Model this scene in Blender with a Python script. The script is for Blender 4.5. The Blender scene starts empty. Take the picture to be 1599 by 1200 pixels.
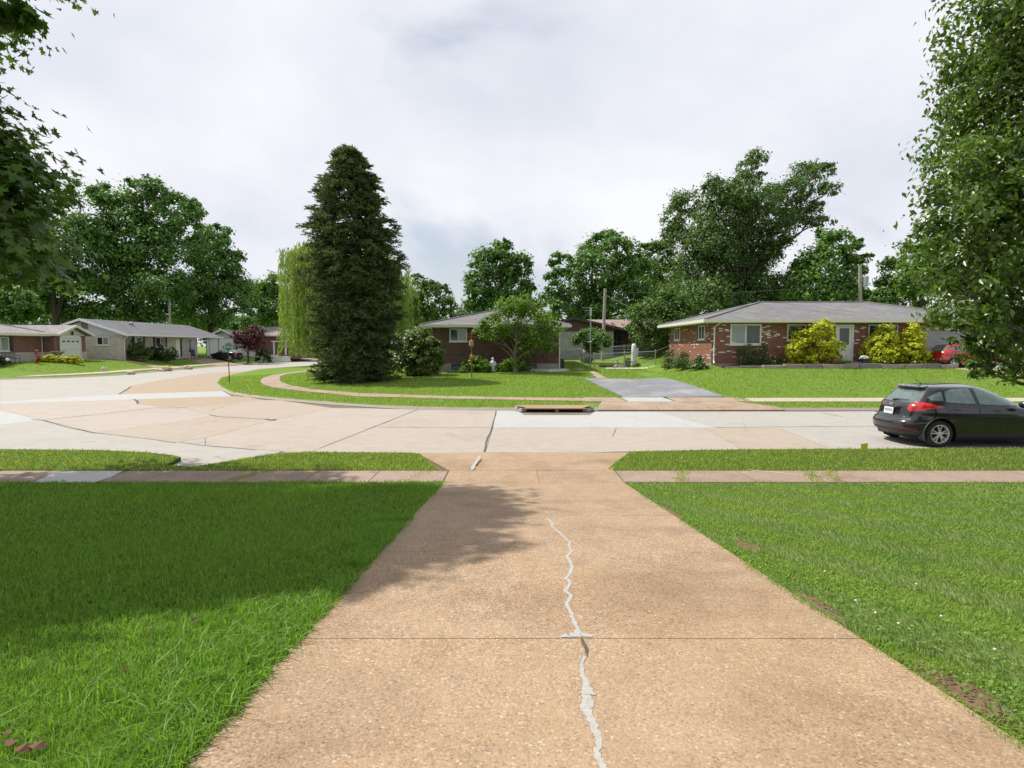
import bpy, bmesh, math, random
import numpy as np
from mathutils import Vector, Matrix
random.seed(7); rng = np.random.default_rng(7)
R = math.radians
scene = bpy.context.scene
COL = scene.collection

# ------------------------------------------------------------------ camera
FPX, CX, CY, EYE = 900.0, 800.0, 600.0, 2.4
PITCH = R(3.81)
cam = bpy.data.objects.new('camera', bpy.data.cameras.new('camera')); COL.objects.link(cam)
cam.data.sensor_width = 36; cam.data.lens = 36*FPX/1599
cam.data.clip_end = 4000; cam.data.clip_start = 0.05
cam.location = (0, 0, EYE); cam.rotation_euler = (R(90)-PITCH, 0, 0)
scene.camera = cam

# ------------------------------------------------------------------ sky, sun, exposure
SUN_EL, SUN_DIR = R(57), Vector((-0.93, 0.36))
world = bpy.data.worlds.new('World'); scene.world = world; world.use_nodes = True
nt = world.node_tree; nt.nodes.clear()
def wn(t, **k):
    n = nt.nodes.new(t)
    for a, b in k.items(): setattr(n, a, b)
    return n
L = nt.links.new
wo = wn('ShaderNodeOutputWorld'); bg = wn('ShaderNodeBackground'); bg.inputs['Strength'].default_value = 0.1
sky = wn('ShaderNodeTexSky', sky_type='NISHITA', sun_disc=False, sun_elevation=SUN_EL,
         sun_rotation=math.atan2(SUN_DIR.x, SUN_DIR.y), air_density=1.0, dust_density=1.5)
tc = wn('ShaderNodeTexCoord'); sep = wn('ShaderNodeSeparateXYZ'); L(tc.outputs['Generated'], sep.inputs[0])
zp = wn('ShaderNodeMath', operation='ADD'); L(sep.outputs[2], zp.inputs[0]); zp.inputs[1].default_value = 0.42
zm = wn('ShaderNodeMath', operation='MAXIMUM'); L(zp.outputs[0], zm.inputs[0]); zm.inputs[1].default_value = 0.06
dx = wn('ShaderNodeMath', operation='DIVIDE'); L(sep.outputs[0], dx.inputs[0]); L(zm.outputs[0], dx.inputs[1])
dy = wn('ShaderNodeMath', operation='DIVIDE'); L(sep.outputs[1], dy.inputs[0]); L(zm.outputs[0], dy.inputs[1])
cmb = wn('ShaderNodeCombineXYZ'); L(dx.outputs[0], cmb.inputs[0]); L(dy.outputs[0], cmb.inputs[1]); cmb.inputs[2].default_value = 3.7
n1 = wn('ShaderNodeTexNoise'); n1.inputs['Scale'].default_value = 1.15; n1.inputs['Detail'].default_value = 7; n1.inputs['Roughness'].default_value = 0.52
n1.inputs['Distortion'].default_value = 0.5
L(cmb.outputs[0], n1.inputs['Vector'])
rmp = wn('ShaderNodeValToRGB'); L(n1.outputs[0], rmp.inputs[0])
rmp.color_ramp.interpolation = 'EASE'
rmp.color_ramp.elements[0].position = 0.37; rmp.color_ramp.elements[0].color = (0.48,)*3+(1,)
rmp.color_ramp.elements[1].position = 0.54; rmp.color_ramp.elements[1].color = (1,)*3+(1,)
n2 = wn('ShaderNodeTexNoise'); n2.inputs['Scale'].default_value = 1.7; n2.inputs['Detail'].default_value = 6
mp2 = wn('ShaderNodeVectorMath', operation='ADD'); mp2.inputs[1].default_value = (5.3, 2.2, 1.0)
L(cmb.outputs[0], mp2.inputs[0]); L(mp2.outputs[0], n2.inputs['Vector'])
crp = wn('ShaderNodeValToRGB'); L(n2.outputs[0], crp.inputs[0])
crp.color_ramp.elements[0].position = 0.33; crp.color_ramp.elements[0].color = (6.9, 7.2, 8.1, 1)
crp.color_ramp.elements[1].position = 0.64; crp.color_ramp.elements[1].color = (8.9, 9.0, 9.35, 1)
mxs = wn('ShaderNodeMixRGB'); L(rmp.outputs[0], mxs.inputs[0]); L(sky.outputs[0], mxs.inputs[1]); L(crp.outputs[0], mxs.inputs[2])
L(mxs.outputs[0], bg.inputs['Color']); L(bg.outputs[0], wo.inputs['Surface'])

sd = bpy.data.lights.new('sun', 'SUN'); sd.energy = 5.0; sd.angle = R(0.6); sd.color = (1.0, 0.95, 0.86)
sun = bpy.data.objects.new('sun', sd); COL.objects.link(sun)
h2 = SUN_DIR.normalized()
sv = Vector((h2.x*math.cos(SUN_EL), h2.y*math.cos(SUN_EL), math.sin(SUN_EL)))
sun.rotation_euler = sv.to_track_quat('Z', 'Y').to_euler(); sun.location = (0, 0, 40)
vs = scene.view_settings
vs.view_transform = 'Standard'; vs.look = 'None'; vs.gamma = 1; vs.use_curve_mapping = False; vs.exposure = 0.12

# ------------------------------------------------------------------ site survey (photo points to places on the ground)
def ray(u, v):
    a, b = (u-CX)/FPX, (CY-v)/FPX
    return a, math.cos(PITCH)+b*math.sin(PITCH), -math.sin(PITCH)+b*math.cos(PITCH)
def P(u, v, y):
    a, b, c = ray(u, v); t = y/b
    return Vector((a*t, y, EYE+c*t))
def PX(u, v, x):
    a, b, c = ray(u, v); t = x/a
    return Vector((x, b*t, EYE+c*t))
def G(u, v, z=0.0):
    a, b, c = ray(u, v); t = (z-EYE)/c
    return Vector((a*t, b*t, z))

CURB_PX = [(760, 641), (653, 639.5), (600, 637), (520, 632), (440, 625), (390, 620), (365, 616), (348, 608), (339, 601),
           (343, 593), (365, 586), (406, 578), (455, 574.2), (492, 572)]
CURB_E = [(160.0, 21.35), (60.0, 21.35), (20.0, 21.35), (4.0, 21.35)] + [tuple(G(*p).xy) for p in CURB_PX] + [(-23.2, 95.0), (-23.0, 190.0)]
CURB_W = [(-90.0, 36.5), (-50.0, 38.0)] + [tuple(G(*p).xy) for p in [(0, 593.5), (90, 591), (180, 587), (240, 581.5), (290, 577.3), (340, 572.8), (400, 569)]] + [(-33.5, 95.0), (-33.5, 190.0)]
NE_LOT = CURB_E + [(160.0, 190.0)]
W_LOT = CURB_W + [(-160.0, 190.0), (-160.0, 38.0)]

def pip(x, y, poly):
    x = np.asarray(x, float); y = np.asarray(y, float); c = np.zeros(x.shape, bool)
    n = len(poly)
    for i in range(n):
        x0, y0 = poly[i][0], poly[i][1]; x1, y1 = poly[(i+1) % n][0], poly[(i+1) % n][1]
        if y0 == y1: continue
        m = ((y0 > y) != (y1 > y)) & (x < (x1-x0)*(y-y0)/(y1-y0)+x0)
        c ^= m
    return c
def pdist(x, y, line):
    x = np.asarray(x, float); y = np.asarray(y, float); d = np.full(x.shape, 1e9)
    for (x0, y0), (x1, y1) in zip(line[:-1], line[1:]):
        ex, ey = x1-x0, y1-y0; l2 = ex*ex+ey*ey
        if l2 == 0: continue
        t = np.clip(((x-x0)*ex+(y-y0)*ey)/l2, 0, 1)
        d = np.minimum(d, np.hypot(x-x0-t*ex, y-y0-t*ey))
    return d
def H(x, y):
    x = np.asarray(x, float); y = np.asarray(y, float)
    z = np.interp(y, [-14, -4, 9.7, 10.7, 12.5, 12.85, 12.9], [1.8, 0.06+0.111*13.65, 0.055, 0.05, 0.10, 0.09, -0.02])
    e = pip(x, y, NE_LOT); d = pdist(x, y, CURB_E)
    ze = np.interp(d, [0, .2, 1.4, 2.7, 9, 17.7, 35, 80], [.09, .11, .15, .2, .44, .76, 1.17, 1.3])
    s = np.clip((x-np.interp(d, [0, 9, 17], [6.0, 7.0, 9.0]))/np.interp(d, [0, 9, 17], [5.0, 4.5, 3.0]), 0, 1); s = s*s*(3-2*s)
    ze = ze + s*np.interp(d, [0, 3, 8, 12.4, 14, 60], [0, .05, .42, .6, .66, .4])
    z = np.where(e, ze, z)
    w = pip(x, y, W_LOT); d = pdist(x, y, CURB_W)
    z = np.where(w, np.interp(d, [0, 1.2, 2.2, 5, 7.5, 30], [.09, .14, .2, .85, 1.0, 1.15]), z)
    return z
def Hs(x, y): return float(H(np.array([x]), np.array([y]))[0])
def GH(u, v, z0=0.2):
    z = z0
    for _ in range(40):
        p = G(u, v, min(z, 2.0)); z = 0.6*z+0.4*Hs(p.x, p.y)
    p = G(u, v, z); return p

# ------------------------------------------------------------------ object helpers
def tag(o, label=None, cat=None, group=None, kind=None):
    if label: o['label'] = label
    if cat: o['category'] = cat
    if group: o['group'] = group
    if kind: o['kind'] = kind
    return o
def thing(name, label, cat, loc=(0, 0, 0), rz=0.0, group=None):
    o = bpy.data.objects.new(name, None); COL.objects.link(o); o.location = loc; o.rotation_euler = (0, 0, rz)
    o.empty_display_size = 0.2
    return tag(o, label, cat, group)
def wloc(o):
    v = Vector((0, 0, 0))
    while o: v += o.location; o = o.parent
    return v
def link_mesh(name, me, mat=None, parent=None, world_coords=True, smooth=False):
    o = bpy.data.objects.new(name, me); COL.objects.link(o)
    if mat is not None and len(me.materials) == 0: me.materials.append(mat)
    if parent:
        if world_coords: me.transform(Matrix.Translation(-wloc(parent)))
        o.parent = parent
    if smooth: me.polygons.foreach_set('use_smooth', [True]*len(me.polygons))
    return o
def np_mesh(name, verts, faces):
    """verts (n,3), faces (m,k) arrays of one face size"""
    me = bpy.data.meshes.new(name); verts = np.ascontiguousarray(verts, np.float32); faces = np.ascontiguousarray(faces, np.int32)
    m, k = faces.shape
    me.vertices.add(len(verts)); me.vertices.foreach_set('co', verts.ravel())
    me.loops.add(m*k); me.loops.foreach_set('vertex_index', faces.ravel())
    me.polygons.add(m); me.polygons.foreach_set('loop_start', np.arange(0, m*k, k, dtype=np.int32))
    me.polygons.foreach_set('loop_total', np.full(m, k, np.int32))
    me.update(calc_edges=True); return me

class MB:
    def __init__(s): s.v = []; s.f = []
    def add(s, vs, fs):
        b = len(s.v); s.v += [tuple(p) for p in vs]; s.f += [tuple(b+i for i in f) for f in fs]; return s
    def box(s, c, d, rz=0.0, rx=0.0, ry=0.0):
        M = Matrix.Translation(c) @ Matrix.Rotation(rz, 4, 'Z') @ Matrix.Rotation(ry, 4, 'Y') @ Matrix.Rotation(rx, 4, 'X')
        vs = [M @ Vector((sx*d[0]/2, sy*d[1]/2, sz*d[2]/2)) for sz in (-1, 1) for sy in (-1, 1) for sx in (-1, 1)]
        return s.add(vs, [(0, 2, 3, 1), (4, 5, 7, 6), (0, 1, 5, 4), (2, 6, 7, 3), (0, 4, 6, 2), (1, 3, 7, 5)])
    def bx(s, x0, x1, y0, y1, z0, z1): return s.box(((x0+x1)/2, (y0+y1)/2, (z0+z1)/2), (abs(x1-x0), abs(y1-y0), abs(z1-z0)))
    def tube(s, pts, rad, n=8, cap=True):
        pts = [Vector(p) for p in pts]; m = len(pts)
        if not hasattr(rad, '__len__'): rad = [rad]*m
        rings = []; ref = None
        for i, p in enumerate(pts):
            t = (pts[min(i+1, m-1)]-pts[max(i-1, 0)])
            if t.length < 1e-9: t = Vector((0, 0, 1))
            t.normalize()
            if ref is None: ref = Vector((1, 0, 0)) if abs(t.x) < .9 else Vector((0, 1, 0))
            a = (ref - t*ref.dot(t)).normalized(); b = t.cross(a); ref = a
            rings.append([p+(a*math.cos(2*math.pi*k/n)+b*math.sin(2*math.pi*k/n))*rad[i] for k in range(n)])
        b0 = len(s.v); s.v += [tuple(q) for r_ in rings for q in r_]
        for i in range(m-1):
            for k in range(n):
                s.f.append((b0+i*n+k, b0+i*n+(k+1) % n, b0+(i+1)*n+(k+1) % n, b0+(i+1)*n+k))
        if cap:
            s.f.append(tuple(b0+k for k in range(n))[::-1]); s.f.append(tuple(b0+(m-1)*n+k for k in range(n)))
        return s
    def lathe(s, c, prof, n=16, sx=1, sy=1):
        b0 = len(s.v); m = len(prof)
        for r_, z in prof:
            for k in range(n):
                a = 2*math.pi*k/n; s.v.append((c[0]+r_*math.cos(a)*sx, c[1]+r_*math.sin(a)*sy, c[2]+z))
        for i in range(m-1):
            for k in range(n):
                s.f.append((b0+i*n+k, b0+i*n+(k+1) % n, b0+(i+1)*n+(k+1) % n, b0+(i+1)*n+k))
        s.f.append(tuple(b0+k for k in range(n))[::-1]); s.f.append(tuple(b0+(m-1)*n+k for k in range(n)))
        return s
    def prism(s, poly, z0, z1):
        n = len(poly)
        a = sum(poly[i][0]*poly[(i+1) % n][1]-poly[(i+1) % n][0]*poly[i][1] for i in range(n))
        if a < 0: poly = poly[::-1]
        vs = [(p[0], p[1], z0) for p in poly]+[(p[0], p[1], z1) for p in poly]
        return s.add(vs, [tuple(range(n))[::-1], tuple(range(n, 2*n))]+[(i, (i+1) % n, n+(i+1) % n, n+i) for i in range(n)])
    def build(s, name, mat, parent=None, smooth=False, world_coords=True, bevel=0):
        me = bpy.data.meshes.new(name); me.from_pydata(s.v, [], s.f); me.update()
        if bevel:
            bm = bmesh.new(); bm.from_mesh(me)
            bmesh.ops.bevel(bm, geom=bm.edges[:], offset=bevel, segments=2, affect='EDGES', profile=0.5)
            bm.to_mesh(me); bm.free()
        return link_mesh(name, me, mat, parent, world_coords, smooth)

# ------------------------------------------------------------------ materials
MATS = {}
def newmat(name):
    m = bpy.data.materials.new(name); m.use_nodes = True; t = m.node_tree; t.nodes.clear()
    return m, t
class NB:
    def __init__(s, t): s.t = t
    def n(s, typ, **k):
        x = s.t.nodes.new(typ)
        for a, b in k.items():
            if a == 'inp':
                for q, w in b.items():
                    if isinstance(w, bpy.types.NodeSocket): s.t.links.new(w, x.inputs[q])
                    else: x.inputs[q].default_value = w
            else: setattr(x, a, b)
        return x
    def noise(s, vec, scale, detail=5, rough=.55, dist=0): return s.n('ShaderNodeTexNoise', inp={'Vector': vec, 'Scale': scale, 'Detail': detail, 'Roughness': rough, 'Distortion': dist}).outputs[0]
    def ramp(s, fac, stops, interp='LINEAR'):
        r_ = s.n('ShaderNodeValToRGB', inp={0: fac}); e = r_.color_ramp.elements; r_.color_ramp.interpolation = interp
        while len(e) < len(stops): e.new(0.5)
        for x, (p, c) in zip(e, stops):
            x.position = p; x.color = tuple(c)+(1,) if len(c) == 3 else c
        return r_.outputs[0]
    def mix(s, fac, a, b, mode='MIX'):
        x = s.n('ShaderNodeMixRGB', blend_type=mode)
        for i, w in enumerate((fac, a, b)):
            if isinstance(w, bpy.types.NodeSocket): s.t.links.new(w, x.inputs[i])
            elif i == 0: x.inputs[0].default_value = w
            else: x.inputs[i].default_value = tuple(w)+(1,) if len(w) == 3 else w
        return x.outputs[0]
    def math(s, op, a, b=0.5, c=None):
        x = s.n('ShaderNodeMath', operation=op)
        for i, w in enumerate((a, b) if c is None else (a, b, c)):
            if isinstance(w, bpy.types.NodeSocket): s.t.links.new(w, x.inputs[i])
            else: x.inputs[i].default_value = w
        return x.outputs[0]
    def bump(s, h, strength, dist=0.01): return s.n('ShaderNodeBump', inp={'Height': h, 'Strength': strength, 'Distance': dist}).outputs[0]
    def out(s, sh): s.n('ShaderNodeOutputMaterial', inp={0: sh})
    def pr(s, **k):
        return s.n('ShaderNodeBsdfPrincipled', inp={a.replace('_', ' '): b for a, b in k.items()})
def plain(name, col, rough=.6, metal=0.0, var=.12, scale=6.0, bump=0.0, bscale=60, spec=.5, coat=0.0):
    if name in MATS: return MATS[name]
    m, t = newmat(name); b = NB(t); co = b.n('ShaderNodeTexCoord').outputs['Object']
    f = b.noise(co, scale, 6)
    lo = [c*(1-var) for c in col]; hi = [min(1, c*(1+var)) for c in col]
    c = b.ramp(f, [(.3, lo), (.7, hi)])
    p = b.pr(Base_Color=c, Roughness=rough, Metallic=metal)
    p.inputs['Specular IOR Level'].default_value = spec
    if coat: p.inputs['Coat Weight'].default_value = coat; p.inputs['Coat Roughness'].default_value = .03
    if bump: t.links.new(b.bump(b.noise(co, bscale, 4), bump), p.inputs['Normal'])
    b.out(p.outputs[0]); MATS[name] = m; return m
def concrete(name, col, stain=(.35, .33, .3), sfac=.35, scale=1.0, grain=.10):
    if name in MATS: return MATS[name]
    m, t = newmat(name); b = NB(t); co = b.n('ShaderNodeNewGeometry').outputs['Position']
    big = b.noise(co, .45*scale, 5, .6); mid = b.noise(co, 3.1*scale, 6, .65, .4); fin = b.noise(co, 70, 4, .7)
    c = b.ramp(mid, [(.25, [x*.9 for x in col]), (.75, [x*1.08 for x in col])])
    c = b.mix(b.math('MULTIPLY', b.ramp(big, [(.48, (0, 0, 0)), (.72, (1, 1, 1))]), sfac), c, stain)
    c = b.mix(1, c, b.ramp(fin, [(.2, (1-grain*1.6,)*3), (.8, (1+grain*.6,)*3)]), 'MULTIPLY')
    vor = b.n('ShaderNodeTexVoronoi', feature='DISTANCE_TO_EDGE', inp={'Vector': b.mix(.12, co, b.n('ShaderNodeTexNoise', inp={'Vector': co, 'Scale': 1.3, 'Detail': 5.0}).outputs[1]), 'Scale': .33})
    ck = b.ramp(vor.outputs[0], [(.0, (1, 1, 1)), (.0035, (0, 0, 0))])
    c = b.mix(b.math('MULTIPLY', ck, b.math('MULTIPLY', b.ramp(big, [(.4, (0, 0, 0)), (.55, (1, 1, 1))]), .35)), c, (.12, .10, .085))
    sp = b.n('ShaderNodeTexVoronoi', inp={'Vector': co, 'Scale': .55}); c = b.mix(b.math('MULTIPLY', b.ramp(b.math('ADD', sp.outputs['Distance'], b.math('MULTIPLY', mid, .12)), [(.10, (1, 1, 1)), (.24, (0, 0, 0))]), .30), c, [x*.55 for x in col])
    p = b.pr(Base_Color=c, Roughness=.85); t.links.new(b.bump(fin, .25, .003), p.inputs['Normal'])
    b.out(p.outputs[0]); MATS[name] = m; return m
def aggregate(name, base=(.320, .228, .142), dirt=.0):
    if name in MATS: return MATS[name]
    m, t = newmat(name); b = NB(t); co = b.n('ShaderNodeNewGeometry').outputs['Position']
    wob = b.mix(.012, co, b.n('ShaderNodeTexNoise', inp={'Vector': co, 'Scale': 60., 'Detail': 2.}).outputs[1], 'ADD')
    v = b.n('ShaderNodeTexVoronoi', inp={'Vector': wob, 'Scale': 80.0, 'Randomness': 1.0})
    sx = b.n('ShaderNodeSeparateColor', inp={0: v.outputs['Color']})
    x, y, z = base
    c1 = b.ramp(sx.outputs[0], [(0, (x*.42, y*.36, z*.34)), (.18, (x*.78, y*.72, z*.68)), (.42, (x*1.02, y*1.0, z*1.0)), (.62, (x*1.22, y*1.18, z*1.12)),
                                (.74, (x*1.18, y*.82, z*.48)), (.86, (x*1.25, y*1.32, z*1.5)), (.97, (x*1.5, y*1.7, z*2.0)), (1, (x*1.9, y*2.3, z*2.9))])
    v2 = b.n('ShaderNodeTexVoronoi', inp={'Vector': wob, 'Scale': 190.0})
    s2 = b.n('ShaderNodeSeparateColor', inp={0: v2.outputs['Color']})
    c2 = b.ramp(s2.outputs[1], [(0, (x*.5, y*.46, z*.44)), (.5, (x*1.0, y*1.0, z*1.0)), (1, (x*1.35, y*1.4, z*1.5))])
    c = b.mix(b.ramp(v.outputs['Distance'], [(.42, (0, 0, 0)), (.72, (1, 1, 1))]), c1, c2)
    big = b.noise(co, .55, 6, .62); mid = b.noise(co, 4.5, 6, .6)
    c = b.mix(1, c, b.ramp(mid, [(.25, (.84, .82, .80)), (.75, (1.12, 1.13, 1.14))]), 'MULTIPLY')
    c = b.mix(b.math('MULTIPLY', b.ramp(big, [(.42, (0, 0, 0)), (.7, (1, 1, 1))]), .45), c, (x*1.2, y*1.26, z*1.38))
    st_ = b.noise(b.n('ShaderNodeVectorMath', operation='ADD', inp={0: co, 1: (7.3, 3.1, 0)}).outputs[0], .8, 6, .65)
    c = b.mix(1, c, b.ramp(st_, [(.30, (.70, .67, .64)), (.52, (1, 1, 1))]), 'MULTIPLY')
    c = b.mix(b.math('MULTIPLY', b.ramp(b.noise(co, .33, 4), [(.5, (0, 0, 0)), (.68, (1, 1, 1))]), .22), c, (x*1.12, y*.95, z*.75))
    if dirt:
        c = b.mix(dirt, c, (.10, .075, .06))
    p = b.pr(Base_Color=c, Roughness=.8)
    t.links.new(b.bump(b.math('SUBTRACT', 1.0, v.outputs['Distance']), .55, .004), p.inputs['Normal'])
    b.out(p.outputs[0]); MATS[name] = m; return m
def brick(name, c1, c2, mortar, bw=.205, rh=.068, bias=0.0, rough=.85, ms=.0105):
    if name in MATS: return MATS[name]
    m, t = newmat(name); b = NB(t); s_ = b.n('ShaderNodeSeparateXYZ', inp={0: b.n('ShaderNodeTexCoord').outputs['Object']})
    a = b.math('ADD', s_.outputs[0], s_.outputs[1])
    vec = b.n('ShaderNodeCombineXYZ', inp={0: a, 1: s_.outputs[2]}).outputs[0]
    br = b.n('ShaderNodeTexBrick', inp={'Vector': vec, 'Scale': 1.0, 'Mortar Size': ms, 'Mortar Smooth': .2, 'Bias': bias, 'Brick Width': bw, 'Row Height': rh,
                                        'Color1': tuple(c1)+(1,), 'Color2': tuple(c2)+(1,), 'Mortar': tuple(mortar)+(1,)})
    n_ = b.noise(vec, 2.2, 6); c = b.mix(1, br.outputs[0], b.ramp(n_, [(.25, (.78,)*3), (.75, (1.18,)*3)]), 'MULTIPLY')
    p = b.pr(Base_Color=c, Roughness=rough)
    t.links.new(b.bump(b.math('SUBTRACT', 1.0, br.outputs[1]), .6, .01), p.inputs['Normal']); b.out(p.outputs[0]); MATS[name] = m; return m
def shingle(name, col):
    if name in MATS: return MATS[name]
    m, t = newmat(name); b = NB(t); s_ = b.n('ShaderNodeSeparateXYZ', inp={0: b.n('ShaderNodeTexCoord').outputs['Object']})
    a = b.math('ADD', s_.outputs[0], s_.outputs[1]); vec = b.n('ShaderNodeCombineXYZ', inp={0: a, 1: s_.outputs[2]}).outputs[0]
    lo = tuple(x*.82 for x in col)+(1,); hi = tuple(x*1.12 for x in col)+(1,)
    br = b.n('ShaderNodeTexBrick', inp={'Vector': vec, 'Scale': 1.0, 'Mortar Size': .004, 'Brick Width': .3, 'Row Height': .036, 'Color1': lo, 'Color2': hi, 'Mortar': tuple(x*.55 for x in col)+(1,)})
    co = b.n('ShaderNodeTexCoord').outputs['Object']; n_ = b.noise(co, .9, 6, .6, .5)
    str_ = b.noise(b.n('ShaderNodeCombineXYZ', inp={0: b.math('MULTIPLY', a, 1.6), 1: b.math('MULTIPLY', s_.outputs[2], .35)}).outputs[0], 1.0, 5)
    c = b.mix(1, br.outputs[0], b.ramp(n_, [(.3, (.82, .82, .84)), (.7, (1.12, 1.12, 1.1))]), 'MULTIPLY')
    c = b.mix(1, c, b.ramp(str_, [(.35, (.86,)*3), (.6, (1.05,)*3)]), 'MULTIPLY')
    p = b.pr(Base_Color=c, Roughness=.9); t.links.new(b.bump(b.math('SUBTRACT', 1.0, br.outputs[1]), .4, .008), p.inputs['Normal'])
    b.out(p.outputs[0]); MATS[name] = m; return m
def siding(name, col, course=.19):
    if name in MATS: return MATS[name]
    m, t = newmat(name); b = NB(t); co = b.n('ShaderNodeTexCoord').outputs['Object']; s_ = b.n('ShaderNodeSeparateXYZ', inp={0: co})
    saw = b.math('FRACT', b.math('DIVIDE', s_.outputs[2], course)); n_ = b.noise(co, 2.5, 6)
    c = b.ramp(n_, [(.3, [x*.93 for x in col]), (.7, [min(1, x*1.05) for x in col])])
    c = b.mix(b.ramp(saw, [(.0, (1, 1, 1)), (.07, (0, 0, 0))]), c, [x*.62 for x in col])
    p = b.pr(Base_Color=c, Roughness=.6); t.links.new(b.bump(b.math('SUBTRACT', 1.0, saw), .35, .02), p.inputs['Normal']); b.out(p.outputs[0]); MATS[name] = m; return m
def leafmat(name, c1, c2, trans=.32, rough=.5, noise_scale=.6, var=(.8, 1.2), spec=.35):
    if name in MATS: return MATS[name]
    m, t = newmat(name); b = NB(t); g = b.n('ShaderNodeNewGeometry')
    co = b.n('ShaderNodeTexCoord').outputs['Object']
    f = b.math('ADD', b.math('MULTIPLY', g.outputs['Random Per Island'], .6), b.math('MULTIPLY', b.noise(co, noise_scale, 3), .4))
    c = b.ramp(f, [(.15, c1), (.85, c2)])
    rnd = b.math('FRACT', b.math('MULTIPLY', g.outputs['Random Per Island'], 17.3))
    c = b.mix(1, c, b.ramp(rnd, [(0, (var[0],)*3), (1, (var[1],)*3)]), 'MULTIPLY')
    p = b.pr(Base_Color=c, Roughness=rough); p.inputs['Specular IOR Level'].default_value = spec
    tr = b.n('ShaderNodeBsdfTranslucent', inp={0: b.mix(1, c, (1.25, 1.3, .55), 'MULTIPLY')})
    b.out(b.n('ShaderNodeMixShader', inp={0: trans, 1: p.outputs[0], 2: tr.outputs[0]}).outputs[0]); MATS[name] = m; return m
def lawnmat(name, c1, c2, c3, dry=.25):
    if name in MATS: return MATS[name]
    m, t = newmat(name); b = NB(t); co = b.n('ShaderNodeNewGeometry').outputs['Position']
    big = b.noise(co, .35, 5, .6); mid = b.noise(co, 2.6, 6, .7, .3); fin = b.noise(co, 55, 5, .75)
    c = b.ramp(mid, [(.25, c1), (.75, c2)])
    c = b.mix(b.math('MULTIPLY', b.ramp(big, [(.5, (0, 0, 0)), (.75, (1, 1, 1))]), dry), c, c3)
    c = b.mix(1, c, b.ramp(fin, [(.25, (.45, .5, .4)), (.7, (1.3, 1.25, 1.2))]), 'MULTIPLY')
    p = b.pr(Base_Color=c, Roughness=.9); p.inputs['Specular IOR Level'].default_value = .15
    t.links.new(b.bump(fin, .9, .03), p.inputs['Normal']); b.out(p.outputs[0]); MATS[name] = m; return m
def glassmat(name, col=(.03, .04, .045), rough=.06):
    if name in MATS: return MATS[name]
    m, t = newmat(name); b = NB(t); co = b.n('ShaderNodeTexCoord').outputs['Object']
    c = b.ramp(b.noise(co, 1.5, 3), [(.3, [x*.8 for x in col]), (.7, [x*1.2 for x in col])])
    c = b.mix(.35, c, b.ramp(b.noise(b.n('ShaderNodeMapping', inp={0: co, 'Scale': (14., 14., .4)}).outputs[0], 1.0, 3), [(.35, [x*.55 for x in col]), (.65, [min(1, x*1.4) for x in col])]))
    p = b.pr(Base_Color=c, Roughness=rough); p.inputs['Specular IOR Level'].default_value = .7
    b.out(p.outputs[0]); MATS[name] = m; return m

WHITE = plain('white_paint', (.72, .72, .70), .5, var=.05)
CREAM = plain('cream_paint', (.66, .64, .54), .55, var=.05)
DARK = plain('dark_void', (.012, .012, .013), .9)
GLASS = glassmat('dark_glass'); GLASSL = glassmat('pale_curtained_glass', (.24, .29, .27), .07)
STEEL = plain('galvanised_steel', (.36, .39, .39), .45, .6, var=.1)
BLACKM = plain('black_metal', (.02, .02, .022), .45)
BARK = plain('grey_brown_bark', (.075, .058, .045), .95, var=.35, scale=9, bump=.8, bscale=25)
BARKL = plain('pale_bark', (.16, .13, .10), .95, var=.35, scale=9, bump=.8, bscale=25)
WOODP = plain('weathered_pole_wood', (.33, .30, .26), .9, var=.2, scale=5, bump=.4)
# ================================================================== GROUND, STREET, PAVING
def inset(poly, d):
    n = len(poly); a = sum(poly[i][0]*poly[(i+1) % n][1]-poly[(i+1) % n][0]*poly[i][1] for i in range(n))
    if a < 0: poly = poly[::-1]
    out = []
    for i in range(n):
        p0, p1, p2 = Vector(poly[i-1][:2]), Vector(poly[i][:2]), Vector(poly[(i+1) % n][:2])
        e1, e2 = (p1-p0).normalized(), (p2-p1).normalized()
        n1_, n2_ = Vector((-e1.y, e1.x)), Vector((-e2.y, e2.x))
        m = n1_+n2_
        if m.length < .3: out.append(tuple(p1+n1_*d)); continue
        m.normalize(); k = d/max(.35, m.dot(n1_)); out.append(tuple(p1+m*k))
    return out
def patch(name, poly, mat, xs=(), ys=(), zf=None, off=0.0, skirt=0.0, parent=None):
    bm = bmesh.new(); f = bm.faces.new([bm.verts.new((p[0], p[1], 0)) for p in poly]); bm.normal_update()
    if f.normal.z < 0: f.normal_flip()
    bmesh.ops.triangulate(bm, faces=bm.faces[:])
    for x in xs: bmesh.ops.bisect_plane(bm, geom=bm.verts[:]+bm.edges[:]+bm.faces[:], plane_co=(x, 0, 0), plane_no=(1, 0, 0))
    for y in ys: bmesh.ops.bisect_plane(bm, geom=bm.verts[:]+bm.edges[:]+bm.faces[:], plane_co=(0, y, 0), plane_no=(0, 1, 0))
    if zf is not None:
        v = np.array([w.co[:] for w in bm.verts]); z = zf(v[:, 0], v[:, 1])
        for w, q in zip(bm.verts, z): w.co.z = q+off
    else:
        for w in bm.verts: w.co.z = off
    if skirt:
        be = [e for e in bm.edges if e.is_boundary]
        g = bmesh.ops.extrude_edge_only(bm, edges=be)
        for w in g['geom']:
            if isinstance(w, bmesh.types.BMVert): w.co.z -= skirt
    bm.normal_update(); me = bpy.data.meshes.new(name); bm.to_mesh(me); bm.free()
    return link_mesh(name, me, mat, parent)
fr = lambda a, b, s: list(np.arange(a, b, s))

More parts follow.
